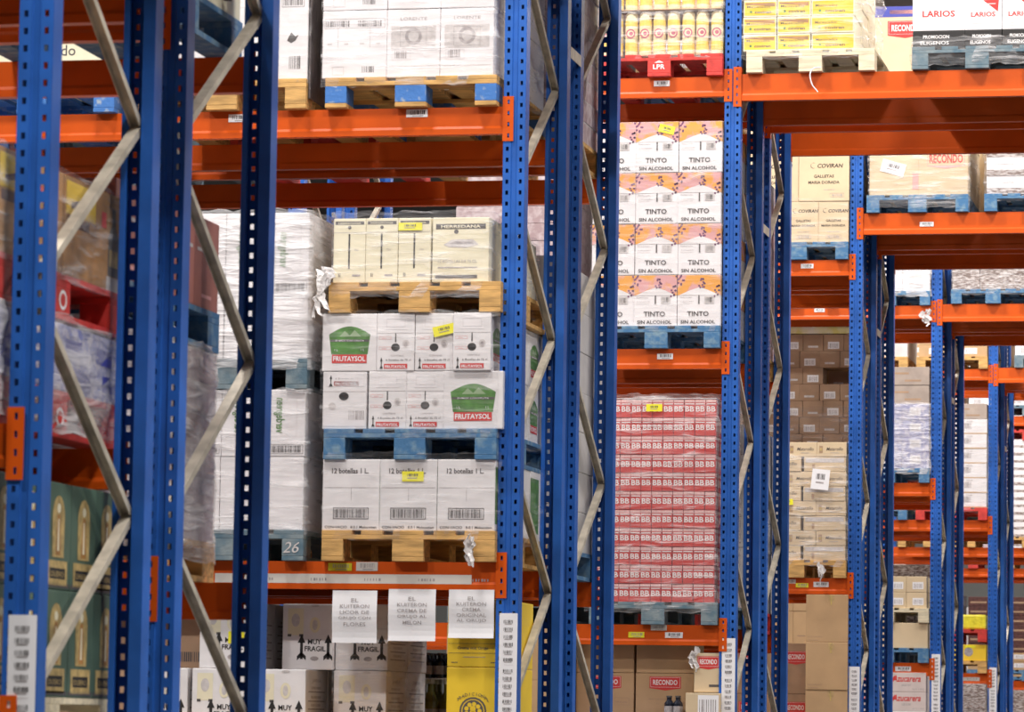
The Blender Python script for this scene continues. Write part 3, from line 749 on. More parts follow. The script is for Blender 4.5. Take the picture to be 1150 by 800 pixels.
for q in range(2):
    put(cy1, 'carton', -3.70, Y+.09+q*.37, z+PH, f'yellow case with round lion seal, lower one, {("front", "behind")[q]}', 'box', g)
    put(cy2, 'carton', -3.70, Y+.09+q*.37, z+PH+.327, f'yellow case behind the hanging paper, upper one, {("front", "behind")[q]}', 'box', g)
# papers hanging from the beam
def paper(x0, x1, zt, zb, lines, lab, curl):
    mb = MB(); n = 10; i = mb.mi(PAPER); b0 = 0; W = x1-x0; H = zt-zb
    for j in range(n+1):
        for k in range(7):
            t = j/n; u = k/6
            yy = -.006-.010*math.sin(t*5+curl)*t-.012*abs(u-.5)*t*(1+curl)
            mb.v.append((x0+W*u, yy, zt-H*t))
    for j in range(n):
        for k in range(6): a = j*7+k; mb.f.append((a, a+7, a+8, a+1)); mb.m.append(i)
    mb.on('front', x=x0, y=-.034, z=zb)
    o = mb.build('paper_notice', None, (0, RY(1), 0))
    t = MB(); t.on('front', x=x0, y=0, z=zb)
    hh = .0165; v = H*.78
    for s in lines:
        t.text(s, W*.5, v, hh, GREY, min(W*.72, len(s)*.017)); v -= H*.115
    # lay letters just in front of the curved sheet
    for q, (px, py, pz) in enumerate(t.v):
        tt = (zt-pz)/H; u = (px-x0)/W
        t.v[q] = (px, -.0075-.010*math.sin(tt*5+curl)*tt-.012*abs(u-.5)*tt*(1+curl), pz)
    c = t.build('printed_text', o)
    return tag(o, lab, 'paper')
paper(-4.344, -4.137, 2.172, 1.936, ['EL', 'KUITERON', 'LICOR DE', 'ORUJO CON', 'FLORES'], 'white paper notice ending in FLORES, left of three hanging from orange beam', .2)
paper(-4.084, -3.866, 2.180, 1.947, ['EL', 'KUITERON', 'CREMA DE', 'ORUJO AL', 'MELON'], 'white paper notice ending in MELON, middle of three hanging from orange beam', .6)
paper(-3.806, -3.598, 2.180, 1.963, ['EL', 'KUITERON', 'CREMA', 'ORIGINAL', 'AL ORUJO'], 'creased paper notice reading CREMA ORIGINAL, hanging in front of yellow case', .9)

# bottles
def bottle_me(m, hh=.115, r=.03, cap=DARK):
    mb = MB(); mb.lathe([(r*.9, 0), (r, .004), (r, hh*.62), (r*.45, hh*.8), (r*.42, hh*.97), (r*.5, hh*.972), (r*.5, hh)], 0, 0, m, 12)
    mb.lathe([(r*1.01, hh*.15), (r*1.01, hh*.5)], 0, 0, GREY, 12); mb.lathe([(r*.52, hh*.93), (r*.52, hh*1.01)], 0, 0, cap, 10); return mb.mesh('bottle')
bd = bottle_me(GLASSD, .12, .028, DARK); bg = bottle_me(GLASSG, .28, .037, mat('pale_cap', (.6, .6, .5), .4))
yb = RY(1)+F2Y
pallet(-3.75, yb-.04, 1.37, WOOD, 'raw wooden pallet under bottles deep between fragile cartons and yellow cases', detail=False)
for r in range(3):
    for c in range(7):
        put(bg, 'bottle', -4.50+c*.078, yb+.02+r*.08, 1.37+PH, f'olive glass bottle, {ORD[r]} row, {ORD[c]} from left, deep behind fragile cartons', 'bottle', 'olive bottles behind the fragile cartons')
tray = MB().quadbox(-.28, .28, 0, .26, 0, .004, PAPER).build('cardboard_sheet', None, (-4.27, yb, 1.37+PH+.285)); tag(tray, 'thin pale cardboard sheet lying on the olive bottles', 'sheet')
for r in range(3):
    for c in range(9):
        put(bd, 'bottle', -4.51+c*.06, yb+.04+r*.07, 1.37+PH+.289, f'small dark bottle, {ORD[r]} row, {ORD[c]} from left, on the cardboard sheet', 'bottle', 'small dark bottles on the sheet')

# ------------------------------------------------------------------ nearest row (k=0)
Y = RY(0)-.05
xr = -3.625
z = 1.508
pallet(xr, Y, z, WOODP, 'pale wooden pallet under the dark green cases, nearest row')
def gside(b, d, h):
    b.rect(d*.02, h*.02, d*.98, h*.06, DARK); b.rect(d*.12, h*.04, d*.88, h*.27, GOLD).up(); b.rect(d*.2, h*.10, d*.8, h*.2, BLACK).up(); b.text('DUERO', d*.5, h*.12, h*.05, GOLD, d*.5)
    pts = [(d*.28, h*.30), (d*.72, h*.30), (d*.74, h*.68)]+[(d*(.5+.24*math.cos(a*PI/8)), h*(.68+.20*math.sin(a*PI/8))) for a in range(1, 8)]+[(d*.26, h*.68)]
    b.pr(pts, GOLD); b.up(); b.disc(d*.5, h*.76, d*.07, CREAM, h*.045); b.pr([(d*.40, h*.32), (d*.60, h*.32), (d*.56, h*.70), (d*.44, h*.70)], AMBER); b.up().pr([(d*.46, h*.36), (d*.53, h*.36), (d*.52, h*.66), (d*.47, h*.66)], CREAM)
cgn = carton(.26, .237, .315, GREENB, side=gside, fn=gside)
for r in range(2):
    for c in range(3):
        put(cgn, 'carton', xr-.66+c*.265, Y+.01, z+PH+r*.316, f'dark green case with gold figure, {("lower", "upper")[r]} layer, front face, {("left", "middle", "right")[c]}, nearest row', 'box', 'dark green cases')
    for q in range(1, 5):
        put(cgn, 'carton', xr-.13, Y+.01+q*.2385, z+PH+r*.316, f'dark green case with gold figure, {("lower", "upper")[r]} layer, {ORD[q]} back from the post', 'box', 'dark green cases')
core(xr-.79, xr-.265, Y+.26, Y+1.19, z+PH, z+PH+.63, 'dark green cases')
z = 2.41
def pal_mark(p, y, txt=None):
    mb = MB(); mb.on('right', x=.4, y=y)
    mb.disc(.07, .06, .035, PAPER, .03); mb.up().disc(.07, .06, .024, PRED, .02)
    tag(mb.build('printed_mark', p), 'white round mark on the block')
p = pallet(xr, Y, z, PRED, 'red pallet on orange beam, nearest row, lower of two red ones'); pal_mark(p, .53)
cbl = carton(.26, .295, .20, LILAC, side=lambda b, d, h: (b.rect(d*.08, h*.55, d*.6, h*.8, BLUEI), b.rect(d*.3, h*.15, d*.9, h*.4, BLUEI)))
for c in range(3): put(cbl, 'pack', xr-.66+c*.265, Y+.01, z+PH, f'blue and white wrapped pack between red pallets, front face, {("left", "middle", "right")[c]}', 'pack', 'blue packs between red pallets')
for q in range(1, 4): put(cbl, 'pack', xr-.13, Y+.01+q*.30, z+PH, f'blue and white wrapped pack between red pallets, {ORD[q]} back from the post', 'pack', 'blue packs between red pallets')
core(xr-.79, xr-.265, Y+.32, Y+1.19, z+PH, z+PH+.2, 'blue packs between red pallets')
film(xr-.79, xr-.004, Y+.01, Y+1.20, z+.02, z+PH+.215, 'crumpled glossy film around blue packs between the red pallets', FILMH, .03, 9, .02)
p = pallet(xr, Y, 2.758, PRED, 'red pallet with white round mark, nearest row, upper of two red ones'); pal_mark(p, .53)
def aside(b, d, h):
    b.rect(d*.02, h*.62, d*.5, h*.95, YELB); b.rect(d*.05, h*.5, d*.4, h*.6, MAROON); b.up(); b.pr([(d*.1, h*.68), (d*.45, h*.78), (d*.4, h*.85), (d*.1, h*.74)], MAROON)
    b.pr([(d*.72, h*.15), (d*.90, h*.15), (d*.90, h*.55), (d*.84, h*.68), (d*.84, h*.85), (d*.78, h*.85), (d*.78, h*.68), (d*.72, h*.55)], DARK); b.up(); b.rect(d*.74, h*.25, d*.88, h*.42, GOLD); b.rect(d*.70, h*.0, d*.92, h*.14, PALE)
    b.rect(d*.6, h*.62, d*.68, h*.78, RED)
ca = carton(.39, .585, .30, AMBER, side=aside, fn=aside)
for q in range(2):
    put(ca, 'carton', xr-.20, Y+.01+q*.592, 2.758+PH, f'amber carton with bottle picture on red pallet, {("front", "back")[q]}, beside post', 'box', 'amber cartons on the red pallet')
put(ca, 'carton', xr-.60, Y+.01, 2.758+PH, 'amber carton with bottle picture on red pallet, front left one', 'box', 'amber cartons on the red pallet')
core(xr-.79, xr-.40, Y+.61, Y+1.19, 2.896, 3.19, 'amber bottle cartons')
film(xr-.79, xr-.004, Y+.01, Y+1.20, 2.88, 3.20, 'glossy film around amber bottle cartons on red pallet', FILM, .012, 10)
pallet(xr, Y, 3.86, PBLUE, 'blue pallet on topmost beam of nearest front rack', detail=False)
ctp = carton(.39, .57, .4, KRAFT)
grid(ctp, 'carton', xr, Y+.01, 3.86+PH, 2, 2, .395, .402, .57, 'kraft carton', 'top shelf of nearest front rack', 'kraft cartons high on the nearest rack', nd=2)
# second positions of the nearest front rack (just off the left edge, seen past the post)
# rear rack of the nearest row
Yr = RY(0)+F2Y-.04; xr = -3.70
pallet(xr, Yr, 2.05, WOOD, 'raw wooden pallet under the mauve wrapped packs, nearest row rear rack')
cpk = carton(.39, .39, .108, PINKWRAP, side=lambda b, d, h: b.rect(0, h*.94, d, h, PALE))
for r in range(6):
    put(cpk, 'pack', xr-.60, Yr+.01, 2.05+PH+r*.108, f'mauve wrapped pack, {ORD[r]} layer up, left front, nearest rear rack', 'pack', 'mauve wrapped packs')
    for q in range(3): put(cpk, 'pack', xr-.20, Yr+.01+q*.395, 2.05+PH+r*.108, f'mauve wrapped pack, {ORD[r]} layer up, {ORD[q]} along its side, nearest rear rack', 'pack', 'mauve wrapped packs')
core(xr-.79, xr-.40, Yr+.42, Yr+1.19, 2.188, 2.83, 'mauve packs')
film(xr-.80, xr-.003, Yr+.01, Yr+1.19, 2.12, 2.85, 'crumpled shiny film around mauve packs, nearest rear rack', FILMH, .028, 11, .02)
pallet(xr, Yr, 2.842, PBLUE, 'blue pallet under red-brown cartons, nearest row rear rack')
crb = carton(.39, .29, .31, REDBR, side=lambda b, d, h: (b.rect(d*.1, h*.62, d*.9, h*.66, PALE), b.rect(d*.3, h*.12, d*.7, h*.16, PINK)))
put(crb, 'carton', xr-.60, Yr+.01, 2.842+PH, 'red-brown carton on blue pallet, front left, nearest rear rack', 'box', 'red-brown cartons')
for q in range(4): put(crb, 'carton', xr-.20, Yr+.01+q*.297, 2.842+PH, f'red-brown carton on blue pallet, {ORD[q]} along its side, nearest rear rack', 'box', 'red-brown cartons')
core(xr-.79, xr-.40, Yr+.32, Yr+1.19, 2.98, 3.28, 'red-brown cartons')
pallet(-3.64, Yr, 3.86, PBLUE, 'blue pallet high beside the braces, nearest row rear rack')
c0 = carton(.39, .57, .42, CREAM, side=lambda b, d, h: (b.pr([(d*.62, h*.08), (d*.8, h*.12), (d*.88, h*.2), (d*.7, h*.22)], BLACK)))
for q in range(2):
    put(c0, 'carton', -3.84, Yr+.01+q*.59, 3.86+PH, f'cream carton with black swoosh, {("front", "back")[q]}, on high blue pallet of nearest rear rack', 'box', 'cream cartons on the high blue pallet')
    put(c0, 'carton', -4.24, Yr+.01+q*.59, 3.86+PH, f'cream carton with black swoosh, left {("front", "back")[q]}, on high blue pallet of nearest rear rack', 'box', 'cream cartons on the high blue pallet')

# ------------------------------------------------------------------ third row (k=2)
Y = RY(2)-.05; xr = -3.60
p = pallet(xr, Y, 5.62, PRED, 'red pallet with white letters under yellow jars, third row top shelf')
mb = MB(); mb.on('front'); mb.text('LPR', 0, .045, .03, PAPER, .075, True); mb.pr([(-.03, .085), (.03, .085), (.0, .1)], PAPER)
tag(mb.build('printed_letters', p, (0, 0, 0)), 'white lettering on middle block')
MAG = mat('magenta_print', (.50, .10, .16), .5)
def jar_me():
    mb = MB(); r = .0405
    mb.lathe([(r*.94, 0), (r, .01), (r, .25), (r*.93, .268), (r*.7, .274)], 0, 0, JUICEP, 14)
    mb.lathe([(r*1.01, .03), (r*1.01, .085)], 0, 0, JUICE, 14); mb.lathe([(r*1.012, .19), (r*1.012, .225)], 0, 0, JUICE, 14); mb.lathe([(r*.72, .27), (r*.72, .285)], 0, 0, WINK, 12)
    mb.on('front', x=0, y=-r*1.0-.001); mb.disc(0, .140, .030, MAG).up().disc(0, .140, .021, JUICEP).up().disc(.003, .140, .013, MAG); return mb.mesh('jar')
jm = jar_me()
for r in range(2):
    for c in range(9):
        put(jm, 'jar', -4.37+c*.0905, Y+.07, 5.62+PH+r*.292, f'yellow jar with red round mark, {("lower", "upper")[r]} layer, {ORD[c]} from left, on lettered red pallet', 'jar', 'yellow jars on the red pallet')
    for q in range(1, 12):
        put(jm, 'jar', -4.37+8*.0905, Y+.07+q*.0905, 5.62+PH+r*.292, f'yellow jar, {("lower", "upper")[r]} layer, {ORD[q]} back on right side of lettered red pallet', 'jar', 'yellow jars on the red pallet')
s_ = MB().quadbox(-.39, .39, 0, 1.1, 0, .003, KRAFT).build('cardboard_sheet', None, (-4.005, Y+.02, 5.62+PH+.2875)); tag(s_, 'brown cardboard layer sheet on the yellow jars', 'sheet')
film(-4.42, -3.61, Y+.015, Y+1.17, 5.74, 6.36, 'glossy clear film around the yellow jars', FILM, .013, 12, .015)
# tinto
pallet(xr, Y, 3.913, PBLUE, 'bright blue pallet under the TINTO cartons, third row middle shelf')
def fn_t(b, w, h):
    b.rect(w*.005, h*.60, w*.995, h*.995, TINTOP).up()
    b.pr([(w*.03, h*.60), (w*.97, h*.60), (w*.72, h*.70), (w*.52, h*.76), (w*.3, h*.70)], WHITE).up()
    b.rect(w*.02, h*.598, w*.98, h*.604, PALE)
    r = random.Random(3)
    for (u, v, n, sp) in ((.06, .90, 10, .035), (.56, .84, 12, .03), (.9, .68, 12, .035)):
        for k in range(n): b.disc(w*u+r.uniform(-sp, sp)*.7, h*v+r.uniform(-sp, sp), .0065, PURP, n=8)
        b.up()
    b.rect(w*.485, h*.43, w*.515, h*.60, DARK)
    b.bars(w*.66, h*.46, w*.82, h*.56, GREY, 9, 2); b.rect(w*.63, h*.44, w*.85, h*.58, PALE); b.text('Elaborado', w*.2, h*.55, .007, GREY, w*.28); b.text('y envasado', w*.22, h*.47, .007, GREY, w*.3); b.rect(w*.05, h*.44, w*.35, h*.445, PALE)
    b.up(); b.text('TINTO', w*.48, h*.19, .031, DARK, w*.50, True); b.text('SIN ALCOHOL', w*.48, h*.045, .022, DARK, w*.80, True)
def side_t(b, d, h): b.rect(0, h*.6, d, h, TINTOP)
ct = carton(.270, .38, .319, WHITE2, fn=fn_t, side=side_t)
o = grid(ct, 'carton', xr-.0, Y+.015, 3.913+PH, 3, 4, .2715, .3215, .38, 'TINTO SIN ALCOHOL carton', 'third row', 'Tinto cartons')
sticker(o[(3, 1)], .06, .27, .10, .05, rot=.25)
film(-4.42, -3.602, Y+.01, Y+1.17, 4.02, 5.30, 'thin clear film around the TINTO cartons', FILML, .008, 13, .006)
# red drink cartons
pallet(xr, Y, 2.20, PGREY, 'grey-blue pallet wrapped in film under red drink packs, third row lower shelf')
def redpack():
    mb = MB().quadbox(-.0325, .0325, 0, .075, 0, .112, REDC, .003); mb.on('front', x=-.0325)
    mb.rect(.001, .094, .064, .1105, PINKC).up(); mb.rect(.003, .003, .062, .078, RED).up(); mb.text('BB', .0325, .037, .034, WINK, .055, True); mb.rect(.004, .082, .061, .088, WINK)
    mb.on('right', x=.0325); mb.rect(.001, .09, .074, .1105, PINKC); mb.rect(.01, .03, .065, .075, PINKC); return mb.mesh('drink_pack')
rp = redpack()
for r in range(11):
    for c in range(12):
        put(rp, 'drink_pack', -4.385+c*.0665, Y+.02, 2.20+PH+r*.1143, f'red drink pack with white letters, {ORD[r]} layer up, {ORD[c]} from left, third row', 'drink pack', 'red drink packs', jit=.0015)
    for q in range(1, 10):
        put(rp, 'drink_pack', -4.385+11*.0665, Y+.02+q*.08, 2.20+PH+r*.1143, f'red drink pack with white letters, {ORD[r]} layer up, {ORD[q]} back on right side, third row', 'drink pack', 'red drink packs', jit=.0015)

core(-4.41, -3.695, Y+.11, Y+1.05, 2.20+PH, 2.20+PH+11*.1143, 'red drink packs')
f_ = film(-4.43, -3.615, Y+.01, Y+1.05, 2.28, 3.625, 'wrinkled clear film around the tower of red drink packs', FILM, .015, 14, .014)
sticker(f_, .02, 1.26, .10, .045, y=-.545)
sheet = MB().quadbox(-.40, .40, 0, 1.0, 0, .004, mat('pinkish_film_top', (.8, .66, .64), .35, bump=.8, bscale=20)).build('stretch_film', None, (-4.02, Y+.02, 2.20+PH+11*.1143+.004)); tag(sheet, 'pinkish film cover lying on top of red drink packs', 'stretch film')
# goods below
z = 1.37
def logo(b, u, v, w, h, s='RECONDO'):
    b.pr([(u, v+h*.15), (u+w*.5, v), (u+w, v+h*.15), (u+w, v+h*.95), (u, v+h*.95)], RED).up(); b.frame(u+w*.03, v+h*.22, u+w*.97, v+h*.9, .0015, WINK); b.up(); b.text(s, u+w*.5, v+h*.38, h*.36, WINK, w*.78, True)
def fn_rec(b, w, h):
    logo(b, w*.24, h*.60, w*.54, h*.34); b.text('PAN TOSTADO', w*.38, h*.38, .009, KRAFTD, w*.3); b.text('24 u.', w*.38, h*.28, .008, KRAFTD); b.frame(w*.66, h*.25, w*.92, h*.42, .0015, KRAFTD); b.text('FRAGIL', w*.79, h*.30, .010, KRAFTD, w*.2)
crec = carton(.365, .38, .265, KRAFT, fn=fn_rec); cpl = carton(.365, .38, .20, KRAFT, rect=[(.75, .04, .95, .045, KRAFTD)])
g = 'kraft cartons on the low shelf of the third row'
for xx, t in ((-3.955, 'right stack'), (-4.335, 'left stack')):
    put(crec, 'carton', xx, Y+.22, z+PH+.13, f'kraft carton with red badge, low in third row, {t}', 'box', g)
    put(cpl, 'carton', xx, Y+.22, z+PH+.397, f'plain kraft carton above red badge, third row, {t}', 'box', g)
    o = MB().quadbox(-.18, .18, 0, .60, 0, .128, LILAC, .004).build('pack', None, (xx, Y+.02, z+PH+.001)); tag(o, f'purple-blue pack under kraft red badge carton, third row, {t}', 'pack')
def fn_rec2(b, w, h): logo(b, w*.2, h*.62, w*.9 if w < .3 else w*.6, h*.32); b.rect(w*.75, h*.2, w*1., h*.26, BLACK)
crr = carton(.17, .38, .24, KRAFTL, fn=lambda b, w, h: (logo(b, w*.12, h*.58, w*.8, h*.36), b.rect(w*.55, h*.14, w*.95, h*.2, DARK)))
cll = carton(.215, .38, .265, KRAFTL, lab=(.36, .40, .96, .95))
pallet(xr, Y, z, WOOD, 'raw wooden pallet on low shelf of third row, beside post', detail=False)
for xx in (-3.955, -4.335): pass
put(cll, 'carton', -3.685, Y+.005, z+PH+.01, 'pale kraft carton with white shipping label, low beside the third row post', 'box', g)
put(crr, 'carton', -3.665, Y+.06, z+PH+.28, 'pale kraft carton with red badge above the shipping labelled one', 'box', g)
bm_ = bottle_me(GLASSD, .16, .03, DARK)
bm_ = bottle_me(GLASSD, .125, .026, DARK)
for c in range(4):
    put(bm_, 'bottle', -3.905+(c % 2)*.055, Y+.06+(c//2)*.056, z+PH+.13, f'small dark bottle of a four pack, {("front left", "front right", "back left", "back right")[c]}, before the red badge carton', 'bottle', 'dark four pack', jit=0)
pallet(-4.50, Y, 1.37, WOOD, 'raw wooden pallet on low shelf of third row, second from post', detail=False)
ckk = carton(.39, .57, .34, KRAFT, rect=[(.1, .3, .3, .33, KRAFTD)])
grid(ckk, 'carton', -4.52, Y+.02, 1.37+PH, 2, 2, .393, .34, .57, 'kraft carton', 'second pallet, low shelf, third row', 'kraft cartons deep left in the third row', nd=1)
# tunnel load
yt = Y
pallet(-2.65, yt, 5.632, WOODP, 'pale wooden pallet under yellow sweets cartons over the passage, third row')
def fn_cov(b, w, h):
    b.rect(w*.03, h*.10, w*.97, h*.90, YELB).up(); b.pr([(w*.06, h*.75), (w*.94, h*.62), (w*.94, h*.84), (w*.06, h*.86)], AMBER); b.text('Mantecados', w*.45, h*.55, .016, DARK, w*.7)
    b.up(); b.text('coviran', w*.58, h*.22, .018, DARK, w*.5, True); b.disc(w*.22, h*.32, .008, GREENI)
ccv = carton(.208, .38, .106, CREAM, fn=fn_cov); ccv2 = carton(.27, .38, .106, CREAM, fn=lambda b, w, h: (b.rect(w*.03, h*.1, w*.97, h*.9, YELB), b.up(), b.text('Mantecados', w*.35, h*.55, .016, DARK, w*.5), b.text('coviran', w*.55, h*.22, .018, DARK, w*.45, True), b.disc(w*.2, h*.32, .008, GREENI)))
g = 'yellow sweets cartons'
for r in range(6):
    for nm, me, xx in (('left', ccv, -3.37), ('middle', ccv, -3.158), ('right', ccv2, -2.915)):
        put(me, 'carton', xx, yt+.03, 5.632+PH+r*.1075, f'yellow sweets carton over the passage, {lay(6, r)} layer, {nm} of three', 'box', g)
        if nm == 'right':
            for q in (1, 2): put(me, 'carton', xx, yt+.03+q*.385, 5.632+PH+r*.1075, f'yellow sweets carton over the passage, {lay(6, r)} layer, {ORD[q]} behind the right one', 'box', g)
core(-3.47, -3.056, yt+.43, yt+1.17, 5.632+PH, 6.41, 'yellow sweets cartons')
film(-3.48, -2.74, yt+.02, yt+1.17, 5.72, 6.42, 'loosely wound white-streaked film around yellow sweets cartons', FILM, .03, 15, .02)
# wooden corner board behind the sweets load
pallet(-1.62, yt, 5.632, PGREY, 'dark weathered pallet under red lettered gin cartons over the passage')
def fn_l1(b, w, h):
    b.text('LARIOS', w*.5, h*.42, .040, RED, w*.62, True); b.rect(w*.68, h*.9, w*.9, h*.915, PALE)
def fn_l2(b, w, h):
    b.text('LARIOS', w*.5, h*.40, .030, RED, w*.66, True); b.pr([(w*.5, h*.90), (w*.93, h*.94), (w*.9, h*.55)], RED); b.up().rect(w*.62, h*.78, w*.84, h*.80, WINK); b.rect(w*.18, h*.2, w*.85, h*.21, PALE); b.rect(w*.18, h*.12, w*.85, h*.13, PALE)
def fn_promo(b, w, h):
    b.text('PROMOCION', w*.45, h*.60, .022, WINK, w*.5, True); b.text('ELIGENOS', w*.42, h*.28, .022, WINK, w*.55, True)
cl1 = carton(.322, .38, .205, WHITE2, fn=fn_l1); cl2 = carton(.226, .38, .205, WHITE2, fn=fn_l2); cpr = carton(.322, .38, .118, BLACK, fn=fn_promo); cpr2 = carton(.226, .38, .118, BLACK, fn=fn_promo)
g = 'gin cartons over the passage'
zz = 5.632+PH
for nm, m1, m2, xx in (('left wide', cpr, cl1, -2.26), ('middle narrow', cpr2, cl2, -1.985), ('right narrow', cpr2, cl2, -1.756)):
    put(m1, 'carton', xx, yt+.03, zz-.015, f'black PROMOCION carton under red lettered one, {nm}, over the passage', 'box', g)
    for r in range(3): put(m2, 'carton', xx, yt+.03, zz+.105+r*.207, f'white red-lettered gin carton, {lay(3, r)} layer, {nm}, over the passage', 'box', g)
core(-2.42, -1.65, yt+.43, yt+1.17, 5.632+PH, 6.48, 'gin cartons')
film(-2.425, -1.63, yt+.02, yt+1.17, 5.66, 5.83, 'bunched white film around the base of the gin cartons', FILM, .03, 16, .02)
cv = bpy.data.curves.new('cord', 'CURVE'); cv.dimensions = '3D'; cv.bevel_depth = .004; cv.bevel_resolution = 2
sp = cv.splines.new('BEZIER'); sp.bezier_points.add(3)
for bp, co in zip(sp.bezier_points, ((-2.98, yt-.01, 5.655), (-3.035, yt-.02, 5.64), (-3.04, yt-.02, 5.56), (-3.00, yt-.01, 5.50))):
    bp.co = co; bp.handle_left_type = bp.handle_right_type = 'AUTO'
co_ = bpy.data.objects.new('c', cv); COL.objects.link(co_); bpy.context.view_layer.update()
ms_ = bpy.data.meshes.new_from_object(co_.evaluated_get(bpy.context.evaluated_depsgraph_get())); bpy.data.objects.remove(co_); ms_.materials.clear(); ms_.materials.append(PAPER)
o = bpy.data.objects.new('loose_strap', ms_); COL.objects.link(o); tag(o, 'loose white plastic strap dangling from pale pallet over orange beam', 'strap')

# ------------------------------------------------------------------ fourth row (k=3)
Y = RY(3)-.05
pallet(xr, Y, 5.265, PBLUE, 'blue pallet under biscuit cartons, fourth row top shelf')
def cov(b, u, v, s, m=DARK):
    pts = [(u-.085*s+.022*s*math.cos(a*PI/8), v+.014*s+.022*s*math.sin(a*PI/8)) for a in range(3, 15)]
    for i_ in range(len(pts)-1): b.pr([pts[i_], pts[i_+1], (pts[i_+1][0]+.004, pts[i_+1][1]+.003), (pts[i_][0]+.004, pts[i_][1]+.003)], m)
    b.text('COVIRAN', u+.045*s, v-.004, .034*s, BLACK, .20*s, True, slant=.2)
def fn_g1(b, w, h):
    cov(b, w*.5, h*.72, 1.0); b.text('GALLETAS', w*.5, h*.50, .024, BLACK, w*.40, True); b.text('MARIA DORADA', w*.5, h*.37, .024, BLACK, w*.62, True); b.rect(w*.5, h*.24, w*.72, h*.25, GREY); b.frame(w*.62, h*.08, w*.9, h*.17, .002, GREY); b.bars(w*.66, h*.1, w*.88, h*.15, GREY, 10, 1)
def fn_g2(b, w, h):
    cov(b, w*.5, h*.74, .78); b.text('GALLETAS', w*.5, h*.50, .019, BLACK, w*.5, True); b.text('MARIA DORADA', w*.5, h*.38, .019, BLACK, w*.8, True); b.rect(w*.3, h*.25, w*.7, h*.26, GREY); b.frame(w*.26, h*.08, w*.76, h*.18, .002, GREY); b.bars(w*.3, h*.1, w*.72, h*.16, GREY, 10, 1)
cg1 = carton(.40, .57, .375, KRAFTL, fn=fn_g1); cg2 = carton(.238, .38, .325, KRAFTL, fn=fn_g2)
for c in range(3): put(cg2, 'carton', -4.20+c*.240, Y+.02, 5.265+PH, f'small pale biscuit carton, lower layer, {("left", "middle", "right")[c]}, fourth row', 'box', 'small biscuit cartons')
for q in (1, 2): put(cg2, 'carton', -3.72, Y+.02+q*.385, 5.265+PH, f'small pale biscuit carton, lower layer, {ORD[q]} behind, fourth row', 'box', 'small biscuit cartons')
for r in range(2):
    for c in range(2): put(cg1, 'carton', -4.20+c*.404, Y+.02, 5.265+PH+.327+r*.377, f'large pale biscuit carton, {("second", "top")[r]} layer, {("left", "right")[c]}, fourth row', 'box', 'large biscuit cartons')
core(-4.40, -3.845, Y+.42, Y+1.15, 5.265+PH, 5.265+PH+.326, 'small biscuit cartons'); core(-4.40, -3.60, Y+.61, Y+1.15, 5.265+PH+.329, 6.47, 'large biscuit cartons')
film(-4.40, -3.61, Y+.01, Y+1.15, 5.36, 5.75, 'clear film around lower biscuit cartons', FILML, .01, 17)
# second shelf
pallet(xr, Y, 2.748, WOOD, 'raw wooden pallet under wrapped tan cartons, fourth row lower shelf')
def fn_m(b, w, h):
    b.rect(w*.08, h*.25, w*.20, h*.75, KRAFTD).up(); b.rect(w*.1, h*.4, w*.18, h*.6, GOLD); b.text('Matarollo', w*.60, h*.42, .026, DARK, w*.56, slant=.25); b.rect(w*.45, h*.25, w*.75, h*.28, GREY)
cm1 = carton(.232, .38, .114, KRAFTL, fn=fn_m); cm2 = carton(.33, .38, .114, KRAFTL, rect=[(.04, .62, .96, .92, PALE), (.2, .12, .26, .5, KRAFTD)]); cm3 = carton(.30, .38, .114, KRAFTL, fn=fn_m)
g = 'tan lettered cartons'
for r in range(8):
    zz = 2.748+PH+r*.1165
    if r % 2 == 1:
        for c in range(3): put(cm1, 'carton', -4.19+c*.2345, Y+.02, zz, f'tan lettered carton, {ORD[r]} layer up, {("left", "middle", "right")[c]}, wrapped stack of fourth row', 'box', g)
    else:
        put(cm2, 'carton', -3.775, Y+.02, zz, f'tan banded long carton, {ORD[r]} layer up, right, wrapped stack of fourth row', 'box', g)
        put(cm3, 'carton', -4.11, Y+.02, zz, f'tan lettered carton, {ORD[r]} layer up, left, wrapped stack of fourth row', 'box', g)
    put(cm1, 'carton', -3.72, Y+.42, zz, f'tan lettered carton, {ORD[r]} layer up, behind front right one, fourth row', 'box', g)
core(-4.39, -3.84, Y+.42, Y+1.15, 2.748+PH, 3.81, 'tan lettered cartons')
f_ = film(-4.40, -3.605, Y+.01, Y+1.1, 2.84, 3.72, 'clear film with bright folds around tan lettered cartons, fourth row', FILM, .016, 18)
sticker(f_, .20, .68, .14, .16, PAPER, .1, y=-.572); sticker(f_, -.06, .50, .09, .045, YST, -.05, y=-.572)
# behind: brown cartons rear rack
Yr = RY(3)+F2Y-.04
pallet(-3.62, Yr, 2.748, WOOD, 'raw wooden pallet under tall brown carton wall, fourth row rear rack', detail=False)
cbr = carton(.166, .28, .136, KRAFTD, lab=(.22, .12, .78, .55)); cbr2 = carton(.166, .28, .136, KRAFTD, rect=[(.25, .2, .75, .32, PALE)])
for r in range(14):
    for c in range(5):
        if r == 11 and c > 2: continue
        if r == 12 and c == 9: continue
        put((cbr, cbr2)[(r*7+c*3+r//2) % 2], 'carton', -3.705-.168*(4-c)+(.03 if r % 2 else 0)-.03, Yr+.02, 2.748+PH+r*.137, f'small brown carton, {("fourteenth" if r == 13 else ORD[r])} layer up, {ORD[c]} from left, fourth row rear rack', 'box', 'small brown cartons of the rear rack')
